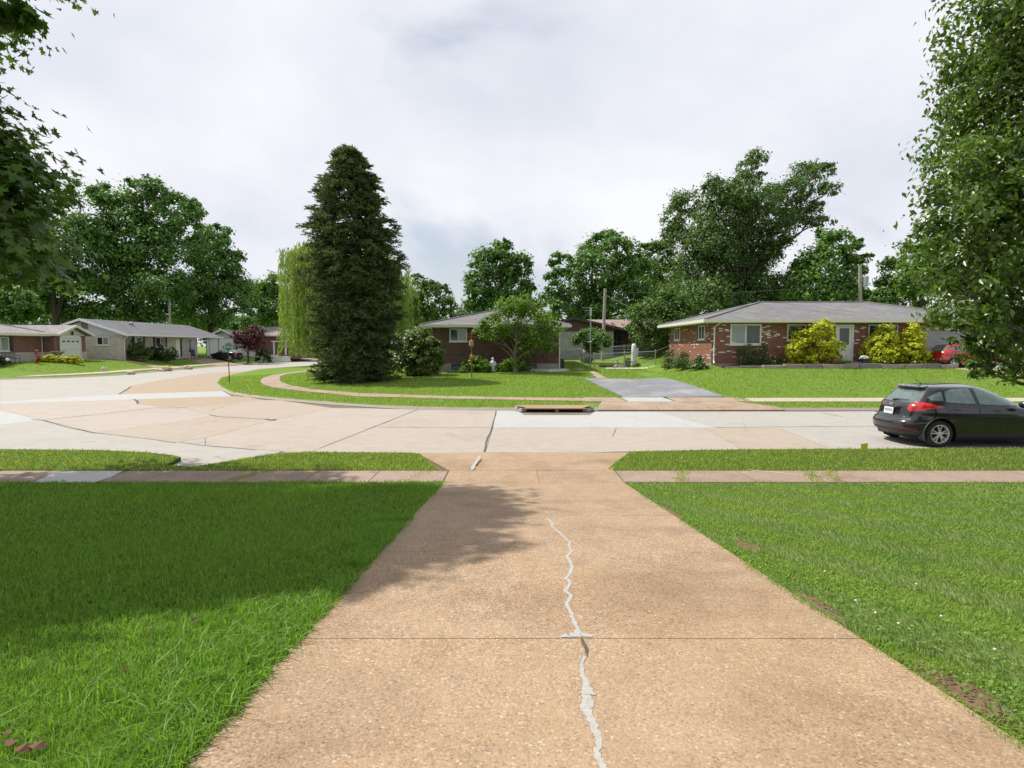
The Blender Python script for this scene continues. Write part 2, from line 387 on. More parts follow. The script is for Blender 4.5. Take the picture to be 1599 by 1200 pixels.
LAWN_NEAR = lawnmat('lawn_soil_near', (.05, .105, .018), (.085, .16, .028), (.10, .11, .035))
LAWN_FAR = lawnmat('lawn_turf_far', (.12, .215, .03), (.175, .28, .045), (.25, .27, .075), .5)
SOIL = plain('earth', (.06, .045, .03), .95, var=.3, bump=.5)
g0 = patch('ground', [(-1500, -300), (1500, -300), (1500, 2000), (-1500, 2000)], LAWN_FAR, off=-.35); tag(g0, kind='structure')

# street: base sheet and the concrete panels cast on it
JOINT = concrete('joint_dirt', (.15, .12, .09))
CON_BEIGE = concrete('street_beige', (0.378, 0.331, 0.284), (0.284, 0.241, 0.194))
CON_GREY = concrete('street_grey', (0.370, 0.348, 0.318), (0.292, 0.275, 0.245))
CON_PINK = concrete('street_pinkish', (0.387, 0.335, 0.292), (0.310, 0.258, 0.215))
CON_TAN = concrete('street_tan', (0.353, 0.271, 0.194), (0.310, 0.237, 0.163))
CON_TAN2 = concrete('street_pale_tan', (0.374, 0.314, 0.254), (0.310, 0.249, 0.181))
CON_WHITE = concrete('street_new_white', (0.404, 0.404, 0.396), (0.344, 0.344, 0.335), .25)
st = patch('street', [(-90, 9.0), (160, 10.85), (160, 21.6), (0, 21.6), (-8, 24.3), (-14, 29.5), (-18, 36.5), (-22, 190), (-34, 190), (-34, 39), (-90, 39)], JOINT, off=-.014)
tag(st, kind='structure')
V = lambda *a: [tuple(G(u, v, 0).xy) for u, v in a]
far_r, near_r = (70.0, 21.35), (70.0, 12.7)
PANELS = [
 ('new white gutter panel by the storm drain', CON_WHITE, V((775, 641), (809, 641), (819, 648.5), (921, 648.5), (929, 643), (1027, 643), (1119, 668), (770, 668))),
 (None, CON_GREY, V((1027, 643), (1290, 643))+[(19.0, 21.33), (19.0, 16.65)]+V((1119, 668))),
 (None, CON_GREY, [(19.0, 21.33), far_r, (70.0, 16.65), (19.0, 16.65)]),
 (None, CON_BEIGE, V((770, 668), (1100, 668), (1160, 702))+V((757, 710))),
 ('tan panel opposite the grey parking pad', CON_TAN2, V((1100, 668), (1215, 668), (1300, 702), (1160, 702))),
 (None, CON_GREY, V((1215, 668))+[(19.0, 16.6), (19.0, 12.6)]+V((1300, 702))),
 (None, CON_GREY, [(19.0, 16.6), (70.0, 16.6), near_r, (19.0, 12.6)]),
 (None, CON_BEIGE, V((653, 639.5), (775, 641), (770, 668), (585, 667))),
 (None, CON_BEIGE, V((585, 667), (770, 668), (757, 712), (470, 712), (501, 700))),
 (None, CON_PINK, V((432, 655), (520, 637.5), (600, 638.5), (653, 639.5), (501, 700), (470, 712), (440, 705), (400, 702), (321, 696), (321, 684))),
 (None, CON_TAN2, V((287, 637), (332, 633), (410, 625), (440, 625.5), (520, 637.5), (432, 655), (332, 648.5))),
 (None, CON_TAN2, V((150, 676), (200, 670), (300, 656), (332, 648.5), (432, 655), (321, 684), (275, 691), (200, 682))),
 (None, CON_PINK, V((67, 656), (162, 646), (252, 635.5), (287, 637), (332, 648.5), (300, 656), (200, 670), (150, 676))),
 ('tan panel beside the corner kerb', CON_TAN, V((210, 624), (362, 619), (390, 620.3), (410, 625), (332, 633), (287, 637), (252, 635.5), (217, 631))),
 ('long white strip across the junction', CON_WHITE, V((0, 627), (187, 616), (349, 611), (362, 619), (210, 624), (0, 630.5))),
 (None, CON_PINK, V((0, 630.5), (210, 624), (217, 631), (252, 635.5), (162, 646), (67, 656), (0, 640.5))),
 ('wide tan panel round the corner', CON_TAN, V((187, 616), (205, 604), (230, 598), (300, 586.5), (345, 581.5), (395, 579.5), (365, 586), (343, 593), (339, 601), (349, 611))),
 ('white wedge at the edge of the junction', CON_WHITE, V((0, 640.5), (67, 656), (0, 664))+[(-22.0, 17.2), (-26.0, 20.0)]),
 (None, CON_GREY, V((0, 664), (67, 656), (150, 676), (200, 682), (275, 691), (321, 684), (321, 696), (400, 702), (440, 705), (430, 712), (320, 730), (0, 730))+[(-40.0, 12.0), (-40.0, 17.0), (-22.0, 17.2)]),
 (None, CON_GREY, V((0, 593.6), (90, 591), (180, 587), (240, 581.5), (290, 577.3), (340, 572.8), (400, 569))+[(-33.4, 95.0), (-33.4, 180.0), (-23.2, 180.0), (-23.3, 95.0)]+V((492, 572), (455, 574.2), (406, 578), (395, 579.5), (345, 581.5), (300, 586.5), (230, 598), (205, 604), (187, 616), (0, 627))),
 (None, CON_GREY, V((0, 593.6), (0, 627), (0, 630.5), (0, 640.5))+[(-26.0, 20.0), (-22.0, 17.2), (-40.0, 17.0), (-85.0, 17.0), (-85.0, 36.6), (-50.0, 38.0)]),
]
for lab, m, poly in PANELS:
    o = MB().prism(inset(poly, .009), -.06, 0.0).build('concrete_panel', m, st)
    if lab: o['label'] = lab
# tarred or weedy cracks on the street
def ribbon(name, px, widths, mat, parent, z=None, off=.004, jit=.0, sub=4, pxw=True):
    """ribbon along photo points; widths in metres"""
    pts = [(G(u, v, 0) if z is not None else GH(u, v)) for u, v in px]
    xy, ws = [], []
    for i in range(len(pts)-1):
        for k in range(sub):
            t = k/sub; p = pts[i].lerp(pts[i+1], t); w = widths[i]*(1-t)+widths[i+1]*t
            xy.append(Vector((p.x+random.uniform(-jit, jit), p.y+random.uniform(-jit, jit)))); ws.append(w*random.uniform(.75, 1.2))
    xy.append(Vector(pts[-1].xy)); ws.append(widths[-1])
    vs, fs = [], []
    for i, p in enumerate(xy):
        d = (xy[min(i+1, len(xy)-1)]-xy[max(i-1, 0)]).normalized(); n_ = Vector((-d.y, d.x))
        for s_ in (-.5, .5):
            q = p+n_*ws[i]*s_*random.uniform(.85, 1.15); zz = (z if z is not None else Hs(q.x, q.y)+.012)+off
            vs.append((q.x, q.y, zz))
    for i in range(len(xy)-1): fs.append((2*i, 2*i+1, 2*i+3, 2*i+2))
    mb = MB(); mb.add(vs, fs); o = mb.build(name, mat, parent); o.data.update()
    return o
CRACK = plain('crack_dirt', (.085, .07, .055), .95, var=.3)
for px, w in [([(187, 616), (193, 612), (200, 608), (205, 604)], .10), ([(209, 624), (215, 627), (216, 631)], .10), ([(50, 655), (67, 657), (110, 668), (150, 677)], .06),
              ([(250, 638), (287, 637)], .06), ([(328, 648), (340, 651), (432, 656.5)], .05), ([(280, 691), (321, 696.5), (400, 703)], .035), ([(414, 655), (428, 657), (431, 655)], .12),
              ([(501, 700), (585, 667), (653, 640)], .03), ([(775, 642), (770, 666), (761, 690), (757, 706)], .045), ([(585, 667), (700, 668.5), (770, 668)], .02),
              ([(1119, 668), (1215, 667), (1400, 666)], .03), ([(963, 669), (957, 682)], .02), ([(1284, 645), (1315, 651)], .04),
              ([(67, 656.5), (162, 646.5), (252, 636)], .03), ([(150, 676.5), (210, 683), (275, 692)], .03)]:
    ribbon('crack', px, [w]*len(px), CRACK, st, z=0.0, jit=.02)

# kerbs of the far lots
KERB = concrete('kerb_concrete', (.30, .26, .21), (.25, .21, .17))
def kerb(line, side):
    vs, fs = [], []; n = len(line)
    prof = [(-.13, .004), (-.06, .03), (-.015, .085), (.10, .098)]
    dense = []
    for i in range(n-1):
        a, b = Vector(line[i]), Vector(line[i+1]); k = max(1, int((b-a).length/2.5)) if (b-a).length < 60 else 2
        dense += [a.lerp(b, j/k) for j in range(k)]
    dense.append(Vector(line[-1])); n = len(dense)
    for i, p in enumerate(dense):
        d = (dense[min(i+1, n-1)]-dense[max(i-1, 0)]).normalized(); nn = Vector((-d.y, d.x))*side
        vs += [(p.x+nn.x*o, p.y+nn.y*o, z) for o, z in prof]
    for i in range(n-1):
        for k in range(3): fs.append((4*i+k, 4*i+k+1, 4*i+k+5, 4*i+k+4))
    mb = MB(); mb.add(vs, fs); o = mb.build('kerb', KERB, smooth=True); tag(o, kind='structure'); return o
kerb(CURB_E, -1); kerb(CURB_W, 1)

# lots
def zlot(x, y): return np.maximum(H(x, y), .085)
lawn_ne = patch('lawn', NE_LOT, LAWN_FAR, fr(-25.5, 40, 1.5)+[50, 65, 80, 100, 130], fr(22, 50, 1)+fr(50, 80, 5)+[95, 120, 150], zlot)
lawn_w = patch('lawn', W_LOT, LAWN_FAR, [-120, -80, -60]+fr(-50, -32, 1.2), fr(40, 100, 4)+[130], zlot)
zn = lambda x, y: np.interp(y, [-14, -4, 9.7, 10.7, 12.5, 14], [1.8, 0.06+0.111*13.65, 0.055, 0.05, 0.10, .10])
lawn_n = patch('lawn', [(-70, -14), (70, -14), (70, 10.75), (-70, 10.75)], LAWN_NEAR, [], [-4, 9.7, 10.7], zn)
VERGE_L = [tuple(G(u, v, .09).xy) for u, v in [(0, 702.5), (150, 703.5), (230, 707), (270, 711), (283, 713.5), (272, 719), (258, 724.5), (300, 726.5), (330, 723), (385, 715), (430, 708.8), (480, 706.5), (640, 707.5), (656, 709), (692, 735)]]
VERGE_L = [(-60.0, 10.7), (-60.0, 12.4)]+VERGE_L+[(-1.25, 10.7)]
VERGE_R = [tuple(G(u, v, .09).xy) for u, v in [(945, 733.5), (962, 720), (985, 706.5), (1100, 703.5), (1300, 702), (1599, 700.5)]]+[(70.0, 12.7), (70.0, 10.7)]
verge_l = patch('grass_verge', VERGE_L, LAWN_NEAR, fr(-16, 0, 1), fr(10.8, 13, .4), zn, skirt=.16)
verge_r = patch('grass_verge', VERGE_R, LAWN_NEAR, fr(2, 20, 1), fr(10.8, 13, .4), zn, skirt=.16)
for o in (lawn_ne, lawn_w, lawn_n, verge_l, verge_r): tag(o, kind='structure')

# our driveway: slabs of exposed aggregate
AGG = aggregate('exposed_aggregate'); AGG_S = aggregate('aggregate_sidewalk', (.30, .222, .168), .10); AGG_F = aggregate('aggregate_apron', (.33, .25, .18))
XL, XR = -1.17, 1.91
drv = patch('driveway', [(XL+.02, -12), (XR-.02, -12), (XR-.02, 10.65), (XL+.02, 10.65)], JOINT, [], [-4, 9.7], zn, off=.003); tag(drv, kind='structure')
def slab(name, poly, mat, parent, zf=zn, gap=.0035, thick=.06, off=.014, ys=(), xs=()):
    return patch(name, inset(poly, gap), mat, xs, ys, zf, off, thick, parent)
ylines = [-12, -4.3, -.55, 3.04, 6.67, 9.68]
for a, b in zip(ylines[:-1], ylines[1:]):
    slab('paving_slab', [(XL, a), (XR, a), (XR, b), (XL, b)], AGG, drv, ys=[-4])
slab('paving_slab', [(XL, 9.68), (.47, 9.68), (.47, 10.7), (XL, 10.7)], AGG, drv); slab('paving_slab', [(.47, 9.68), (XR, 9.68), (XR, 10.7), (.47, 10.7)], AGG, drv)
apron = [(XL-.02, 10.71), (XR-.02, 10.71)]+[tuple(G(985, 708, 0).xy), tuple(G(757, 707.5, 0).xy), tuple(G(652, 709, 0).xy)]
za = lambda x, y: np.interp(y, [10.7, 12.85], [.05, .0])
slab('apron_slab', apron, AGG, drv, zf=za, ys=[11.4, 12.1])
FILL = plain('crack_sealant', (.37, .36, .335), .7, var=.12, scale=30, bump=.4)
def dz(v): return v
sx = lambda X, Y: (840+X/3, 800+Y/3)
ribbon('crack_filler', [sx(*p) for p in [(40, 32), (58, 45), (70, 60), (66, 72), (110, 110), (128, 128), (150, 150), (148, 170), (158, 190), (138, 214), (150, 235), (163, 265), (150, 300), (132, 320), (152, 335), (143, 358), (130, 380), (155, 400), (146, 425), (133, 437), (152, 470), (160, 500), (176, 535), (190, 560), (186, 575), (205, 590)]],
       [.016]+[.022]*8+[.027]*9+[.025]*6+[.04, .04], FILL, drv, jit=.004, sub=3)
ribbon('crack_filler', [sx(*p) for p in [(115, 588), (150, 592), (200, 588), (258, 595)]], [.06, .055, .07, .03], FILL, drv, jit=.006, off=.006)
ribbon('crack_filler', [sx(*p) for p in [(222, 690), (207, 730), (206, 770), (225, 815), (232, 870)]], [.012, .02, .022, .03, .07], FILL, drv, jit=.004, off=.005)
ribbon('crack_filler', [sx(*p) for p in [(224, 865), (232, 900), (228, 930), (238, 960), (262, 1020), (285, 1070), (288, 1110), (276, 1140), (290, 1180), (310, 1230)]], [.03, .05, .054, .038, .031, .029, .026, .024, .027, .03], FILL, drv, jit=.004)
ribbon('crack', [sx(*p) for p in [(205, 606), (214, 630), (222, 640), (228, 665), (232, 690)]], [.012, .02, .022, .016, .006], CRACK, drv, jit=.003, off=.007)
ribbon('crack_filler', [(750, 713), (745, 722), (740, 730), (737, 736)], [.03, .06, .07, .05], FILL, drv, jit=.01, off=.012)

# near pavement slabs
swalk = patch('sidewalk', [(-40, 9.72), (40, 9.72), (40, 10.68), (-40, 10.68)], JOINT, [], [9.7, 10.7], zn, off=.002); tag(swalk, kind='structure')
NEWCON = concrete('new_sidewalk_concrete', (.50, .49, .47), (.44, .43, .40))
xu = lambda u: (u-800)/900*10.35
def sl(x0, x1, m, lab=None, sk=.0):
    o = slab('paving_slab', [(x0-sk, 9.74), (x1-sk, 9.74), (x1+sk, 10.66), (x0+sk, 10.66)], m, swalk, gap=.008)
    if lab: o['label'] = lab
for x0 in np.arange(-32, -9.5, 1.5): sl(x0, x0+1.5, AGG_S)
xs_l = [-9.5, xu(74), xu(178), xu(385), xu(487), xu(585), -1.19]
for i, (a, b) in enumerate(zip(xs_l[:-1], xs_l[1:])):
    sl(a, b, NEWCON if i == 1 else AGG_S, 'pale new concrete slab in the shaded sidewalk' if i == 1 else None, -.13 if i in (0, 1) else 0)
xs_r = [1.93, xu(1065), xu(1165), xu(1270), xu(1480), 9.3]
for a, b in zip(xs_r[:-1], xs_r[1:]): sl(a, b, AGG_S)
for x0 in np.arange(9.3, 30, 1.5): sl(x0, x0+1.5, AGG_S)
ribbon('crack_filler', [(1168, 735), (1210, 739), (1256, 744)], [.05, .06, .04], FILL, swalk, jit=.01, off=.006)

# far side: pavement round the corner, apron, grey parking pad, small paths
def PXY(pts): return [tuple(GH(u, v).xy) for u, v in pts]
AGG_C = aggregate('aggregate_corner_path', (.32, .235, .175))
outer = [(950, 627.8), (820, 625.6), (700, 623.6), (561, 620), (469, 611), (427, 606), (411, 601), (406, 596.5), (410, 591), (424, 586.5), (447, 583.2), (492, 577)]
inner = [(978, 623.3), (820, 621.5), (700, 619.5), (561, 614.6), (492, 609), (455, 602.5), (440, 597), (437, 593), (439, 588), (449, 585.0), (462, 583.2), (497, 578.5)]
o_, i_ = PXY(outer), PXY(inner)
walk = thing('corner_sidewalk', None, None); walk['kind'] = 'structure'
for k in range(len(o_)-1):
    n_ = max(1, int((Vector(o_[k+1])-Vector(o_[k])).length/1.6))
    for j in range(n_):
        t0, t1 = j/n_, (j+1)/n_
        q = [tuple(Vector(o_[k]).lerp(Vector(o_[k+1]), t0)), tuple(Vector(o_[k]).lerp(Vector(o_[k+1]), t1)), tuple(Vector(i_[k]).lerp(Vector(i_[k+1]), t1)), tuple(Vector(i_[k]).lerp(Vector(i_[k+1]), t0))]
        slab('paving_slab', q, AGG_C, walk, zf=H, gap=.012, off=.02, thick=.1)
SWALK_FAR = o_+i_[::-1]
ew = thing('east_sidewalk', None, None); ew['kind'] = 'structure'
FARCON = concrete('far_sidewalk_concrete', (.44, .37, .29))
for x0 in np.arange(9.6, 40, 1.5):
    slab('paving_slab', [(x0, 22.75), (x0+1.5, 22.75), (x0+1.5, 23.75), (x0, 23.75)], FARCON, ew, zf=H, gap=.012, off=.02, thick=.1)
pad_a = PXY([(900, 628.5), (950, 628), (978, 623.3), (1156, 624), (1230, 643.5), (931, 643.5)])
ap = thing('far_driveway', None, None); ap['kind'] = 'structure'
PB, PBR = PXY([(912, 592), (1037, 592)]); PF, PFR = PXY([(976, 622.8), (1137, 622.8)])
fx = lambda t: (PF[0]*(1-t)+PFR[0]*t, PF[1])
zap = lambda x, y: np.interp(y, [21.12, 21.45, 22.75, 24.1], [.015, .13, .175, .235])
AP = PXY([(933, 642.5), (1226, 642.5)])
yb, yf = 21.14, 22.75
mids = [(AP[0][0]*(1-t)+AP[1][0]*t) for t in (0, .33, .62, 1)]
tops = [3.55, 5.05, 6.6, 8.9]
for k in range(3):
    slab('apron_slab', [(mids[k], yb), (mids[k+1], yb), (tops[k+1], yf), (tops[k], yf)], AGG_F, ap, zf=zap, ys=[21.45], gap=.012, off=.012, thick=.1)
tw = [2.9, 4.45, 6.35, 9.5]
wmat = [AGG_F, CON_WHITE, AGG_F]
for k in range(3):
    slab('paving_slab', [(tw[k]+(.2 if k else 0), yf), (tw[k+1]+.1, yf), (tw[k+1]-.05, 24.0), (tw[k]+.1, 24.0)], wmat[k], ap, zf=zap, gap=.012, off=.014, thick=.1)
PADM = concrete('stained_grey_pad', (.20, .205, .225), (.34, .335, .33), .85, 1.6, .18)
padp = [(PF[0], 24.05), (PFR[0], 24.05), (PBR[0], PBR[1]), (PB[0], PB[1])]
for k in range(3):
    for j in range(3):
        lerp = lambda s, t: tuple((Vector(padp[0]).lerp(Vector(padp[1]), s)).lerp(Vector(padp[3]).lerp(Vector(padp[2]), s), t))
        slab('pad_slab', [lerp(k/3, j/3), lerp((k+1)/3, j/3), lerp((k+1)/3, (j+1)/3), lerp(k/3, (j+1)/3)], PADM, ap, zf=H, gap=.010, off=.05, thick=.15, ys=fr(25, 34, 1))
PAD = padp
path = thing('garden_path', None, None); path['kind'] = 'structure'
pth = PXY([(933, 591.5), (949, 591.5), (929, 580.5), (920, 580.5)]); PATH = pth
for k in range(4):
    lerp = lambda s, t: tuple((Vector(pth[0]).lerp(Vector(pth[1]), s)).lerp(Vector(pth[3]).lerp(Vector(pth[2]), s), t))
    slab('paving_slab', [lerp(0, k/4), lerp(1, k/4), lerp(1, (k+1)/4), lerp(0, (k+1)/4)], AGG_F, path, zf=H, gap=.02, off=.025, thick=.1)
slab('paving_slab', PXY([(861, 561), (868, 560.5), (915, 578), (902, 578)]), FARCON, path, zf=H, gap=.02, off=.025, thick=.1)
# west side walks
ww = thing('west_sidewalk', None, None); ww['kind'] = 'structure'
WW = []
CWX = sorted((p[1], p[0]) for p in CURB_W)
cwx = lambda y: float(np.interp(y, [p[0] for p in CWX], [p[1] for p in CWX]))
for y0 in np.arange(40.2, 100, 1.6):
    xa, xb = cwx(y0)-1.75, cwx(y0+1.6)-1.75
    q = [(xa-.5, y0), (xa+.5, y0), (xb+.5, y0+1.6), (xb-.5, y0+1.6)]; WW.append(q); slab('paving_slab', q, FARCON, ww, zf=H, gap=.012, off=.03, thick=.1)
WALKB = [(-43.5, 55.4), (-33.6, 57.2), (-33.6, 59.4), (-40.5, 56.6), (-43.5, 56.4)]
slab('drive_slab', WALKB, AGG_F, ww, zf=H, off=.02, thick=.1, xs=fr(-43, -33, 1))
slab('drive_slab', [(-39.0, 68.5), (-33.5, 66.0), (-33.5, 74), (-39.0, 72.5)], AGG_F, ww, zf=H, off=.035, thick=.1, xs=fr(-39, -33, 1))

# storm drain in the far kerb
DRAINC = concrete('old_brown_concrete', (.34, .22, .13), (.20, .13, .08), .6)
a_, b_ = G(812, 641, .1), G(925, 641, .1)
sdn = thing('storm_drain', 'brown concrete storm drain inlet set into the far kerb', 'storm drain', ((a_.x+b_.x)/2, 21.3, 0))
hw = (b_.x-a_.x)/2
mb = MB(); mb.prism([(a_.x+.12, 20.72), (b_.x-.14, 20.72), (b_.x+.1, 21.0), (b_.x+.06, 21.85), (a_.x-.1, 21.85), (a_.x-.1, 21.0)], .10, .145); mb.build('lid', DRAINC, sdn, bevel=.012)
MB().bx(a_.x+.15, b_.x-.17, 20.95, 21.6, -.05, .095).build('opening', DARK, sdn)
MB().bx(a_.x+1.30, a_.x+1.42, 20.80, 20.94, 0, .098).build('support', plain('rusty_yellow', (.42, .24, .05), .8), sdn)
for xx in (a_.x+.03, b_.x-.05): MB().box((xx, 21.05, .08), (.22, .55, .13), rz=.5 if xx < 1.5 else -.5).build('side_wall', CON_WHITE, sdn)
# ================================================================== GRASS
def leaf_basis(nrm, rs):
    n = nrm/np.linalg.norm(nrm, axis=1, keepdims=True)
    t = rs.normal(size=n.shape); t -= n*np.sum(t*n, 1, keepdims=True); t /= np.linalg.norm(t, axis=1, keepdims=True)
    return t, np.cross(n, t), n
def stamp(pos, X, Y, Z, size, tv, tf):
    """copy template tv (k,3), tf (m,3|4) to each pos with axes X, Y, Z and size"""
    size = np.asarray(size); size = size[:, None] if size.ndim == 1 else size
    v = pos[:, None, :]+size[:, None, :1]*(tv[None, :, 0:1]*X[:, None, :]+tv[None, :, 1:2]*Y[:, None, :]+tv[None, :, 2:3]*Z[:, None, :])
    f = tf[None]+(np.arange(len(pos))*len(tv))[:, None, None]
    return v.reshape(-1, 3), f.reshape(-1, tf.shape[1])
def blades(name, x, y, z, hgt, wid, mat, parent=None, lean=.55, seg2=True, comb=None):
    n = len(x); a = rng.uniform(0, 2*np.pi, n); l = rng.normal(0, lean, n); b = rng.uniform(0, 2*np.pi, n)
    base = np.stack([x, y, z], 1); side = np.stack([np.cos(a), np.sin(a), 0*a], 1)*(wid/2)[:, None]
    ld = np.stack([np.cos(b), np.sin(b), 0*b], 1)
    if comb is not None: ld = ld*.55+comb
    h = hgt[:, None]; l = np.abs(l)[:, None]
    up = np.array([0, 0, 1.0])
    if seg2:
        m = base+up*h*.55+ld*h*l*.25; t = base+up*h*np.maximum(.35, 1-.25*l)+ld*h*l
        v = np.stack([base-side, base+side, m-side*.75, m+side*.75, t], 1).reshape(-1, 3)
        f = np.array([[0, 1, 3], [0, 3, 2], [2, 3, 4]])[None]+(np.arange(n)*5)[:, None, None]
    else:
        t = base+up*h*np.maximum(.4, 1-.2*l)+ld*h*l
        v = np.stack([base-side, base+side, t], 1).reshape(-1, 3)
        f = np.array([[0, 1, 2]])[None]+(np.arange(n)*3)[:, None, None]
    o = link_mesh(name, np_mesh(name, v, f.reshape(-1, 3)), mat, parent)
    return o
def polar(n, r0, r1, t0=-44, t1=44):
    r = np.exp(rng.uniform(np.log(r0), np.log(r1), n)); t = np.radians(rng.uniform(t0, t1, n))
    return r*np.sin(t), r*np.cos(t), r
def fade_noise(x, y, s=1.0, seed=0):
    r_ = np.random.default_rng(seed); o = np.zeros(len(x))
    for k in range(7):
        a = r_.uniform(0, 6.28); w = s*(1.4**k); o += np.sin((x*np.cos(a)+y*np.sin(a))*w+r_.uniform(0, 6.28))/(1.25**k)
    return o/3.2
GRASS_L = leafmat('lush_grass_blades', (0.140, 0.274, 0.036), (0.252, 0.398, 0.073), .48, .55, .5, (.65, 1.3), .25)
GRASS_R = leafmat('mown_grass_blades', (0.195, 0.330, 0.057), (0.366, 0.466, 0.142), .48, .55, .45, (.65, 1.35), .25)
GRASS_SHEEN = leafmat('stripe_sheen_blades', (.27, .37, .13), (.44, .50, .24), .45, .55, .45, (.7, 1.25), .25)  # pale clippings, with the light sheen of mowing stripes put into the colour
GRASS_V = leafmat('verge_grass_blades', (0.224, 0.325, 0.050), (0.401, 0.448, 0.118), .45, .55, .8, (.6, 1.35), .25)
GRASS_F = leafmat('far_grass_blades', (0.206, 0.330, 0.059), (0.342, 0.437, 0.106), .42, .55, .5, (.7, 1.25), .2)
def off_drive(x, y, m=.0):
    return (x < XL-m-.0) | (x > XR+m)
BARE = [(XR+.10, 2.45, .09, .28), (XR+.26, 5.2, .08, .17), (XR+.07, 3.6, .05, .3), (XR+.05, 7.0, .04, .5), (9.6, 9.2, .8, .30)]
BSOIL = plain('bare_soil', (.15, .085, .05), .95, var=.35, scale=14, bump=.8, bscale=60)
for i_, (bx_, by_, ra_, rb_) in enumerate(BARE):
    pl_ = [(max(XR+.012, bx_+ra_*1.15*math.cos(a_)*(1+.2*math.sin(3*a_+i_))), by_+rb_*1.15*math.sin(a_)*(1+.15*math.cos(4*a_+i_))) for a_ in np.linspace(0, 2*np.pi, 18, endpoint=False)]
    tag(patch('bare_soil', pl_, BSOIL, zf=zn, off=.005), kind='structure')
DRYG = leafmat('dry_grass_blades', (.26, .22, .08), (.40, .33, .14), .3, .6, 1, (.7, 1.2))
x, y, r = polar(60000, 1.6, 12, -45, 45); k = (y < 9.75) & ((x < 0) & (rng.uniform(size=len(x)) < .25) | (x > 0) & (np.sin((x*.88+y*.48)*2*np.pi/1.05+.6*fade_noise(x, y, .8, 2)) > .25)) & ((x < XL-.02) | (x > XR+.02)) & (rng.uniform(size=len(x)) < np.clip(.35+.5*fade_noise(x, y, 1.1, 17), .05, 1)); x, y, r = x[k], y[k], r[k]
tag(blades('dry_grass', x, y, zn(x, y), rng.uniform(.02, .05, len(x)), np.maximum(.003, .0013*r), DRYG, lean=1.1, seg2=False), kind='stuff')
# lawn left of the driveway (long blades), then right (mown)
for nm, sgn, mat, hh, cnt in (('grass', -1, GRASS_L, .052, 270000), ('grass', 1, GRASS_R, .034, 250000)):
    parts = []
    for r0, r1, s2, share in ((1.6, 5.5, True, .55), (5.5, 14.6, False, .45)):
        x, y, r = polar(int(cnt*share), r0, r1, -46 if sgn < 0 else 5, -4 if sgn < 0 else 46)
        edge = np.where(x < 0, XL+.04, XR-.04)+fade_noise(x, y, 6, 3)*.035
        k = (y < 9.80+fade_noise(x, y, 5, 9)*.05) & np.where(x < 0, x < edge, x > edge)
        x, y, r = x[k], y[k], r[k]
        patchy = fade_noise(x, y, 1.7, 5); keep = rng.uniform(size=len(x)) < np.clip(1.0+.35*patchy, .4, 1)
        if sgn > 0:  # bare spots along the driveway edge
            bare = np.zeros(len(x), bool)
            for bx_, by_, ra_, rb_ in BARE: bare |= ((x-bx_)/ra_)**2+((y-by_)/rb_)**2+.45*fade_noise(x, y, 14, 8) < rng.uniform(.5, 1.1, len(x))
            keep &= ~bare
        x, y, r, patchy = x[keep], y[keep], r[keep], patchy[keep]
        hgt = hh*(1+.3*patchy)*rng.uniform(.5, 1.35, len(x)); wid = np.maximum(.0035, .00155*r)*rng.uniform(.7, 1.4, len(x))
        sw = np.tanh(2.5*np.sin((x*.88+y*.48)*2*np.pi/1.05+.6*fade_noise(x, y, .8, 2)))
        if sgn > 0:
            pale = (sw > .3) & (rng.uniform(size=len(x)) < .42)  # blades in the bright bands take the colour that paints the stripe sheen
            tag(blades(nm, x[pale], y[pale], zn(x[pale], y[pale])-.004, hgt[pale]*1.08, wid[pale], GRASS_SHEEN, lean=.7, seg2=s2, comb=np.stack([-.48*sw, .88*sw, 0*sw], 1)[pale]), kind='stuff')
            q_ = ~pale; x, y, hgt, wid, sw = x[q_], y[q_], hgt[q_], wid[q_], sw[q_]
        o = blades(nm, x, y, zn(x, y)-.004, hgt, wid, mat, lean=.75 if sgn < 0 else .65, seg2=s2, comb=None if sgn < 0 else np.stack([-.48*sw, .88*sw, 0*sw], 1)*1.05); tag(o, kind='stuff')
# verges
for poly in (VERGE_L, VERGE_R):
    x, y, r = polar(170000, 10.6, 18.5, -48, 48); k = pip(x, y, inset(poly, .02)); x, y, r = x[k], y[k], r[k]
    dd = fade_noise(x, y, 1.5, 12); hgt = (.05+.012*dd)*rng.uniform(.5, 1.4, len(x))
    tag(blades('grass', x, y, zn(x, y)-.004, hgt, .017*rng.uniform(.7, 1.4, len(x)), GRASS_V, seg2=False), kind='stuff')
# shaggy grass along the pavement joints
x = np.concatenate([rng.normal(xu(c), .07, 260) for c in (387, 1066, 1268, 1300)]+[rng.normal(xu(650), .06, 90)]); y = rng.uniform(9.75, 10.66, len(x))
x = x+(y-10.2)*.35
tag(blades('grass', x, y, zn(x, y)+.012, rng.uniform(.015, .04, len(x)), np.full(len(x), .017), GRASS_V, seg2=False), kind='stuff')
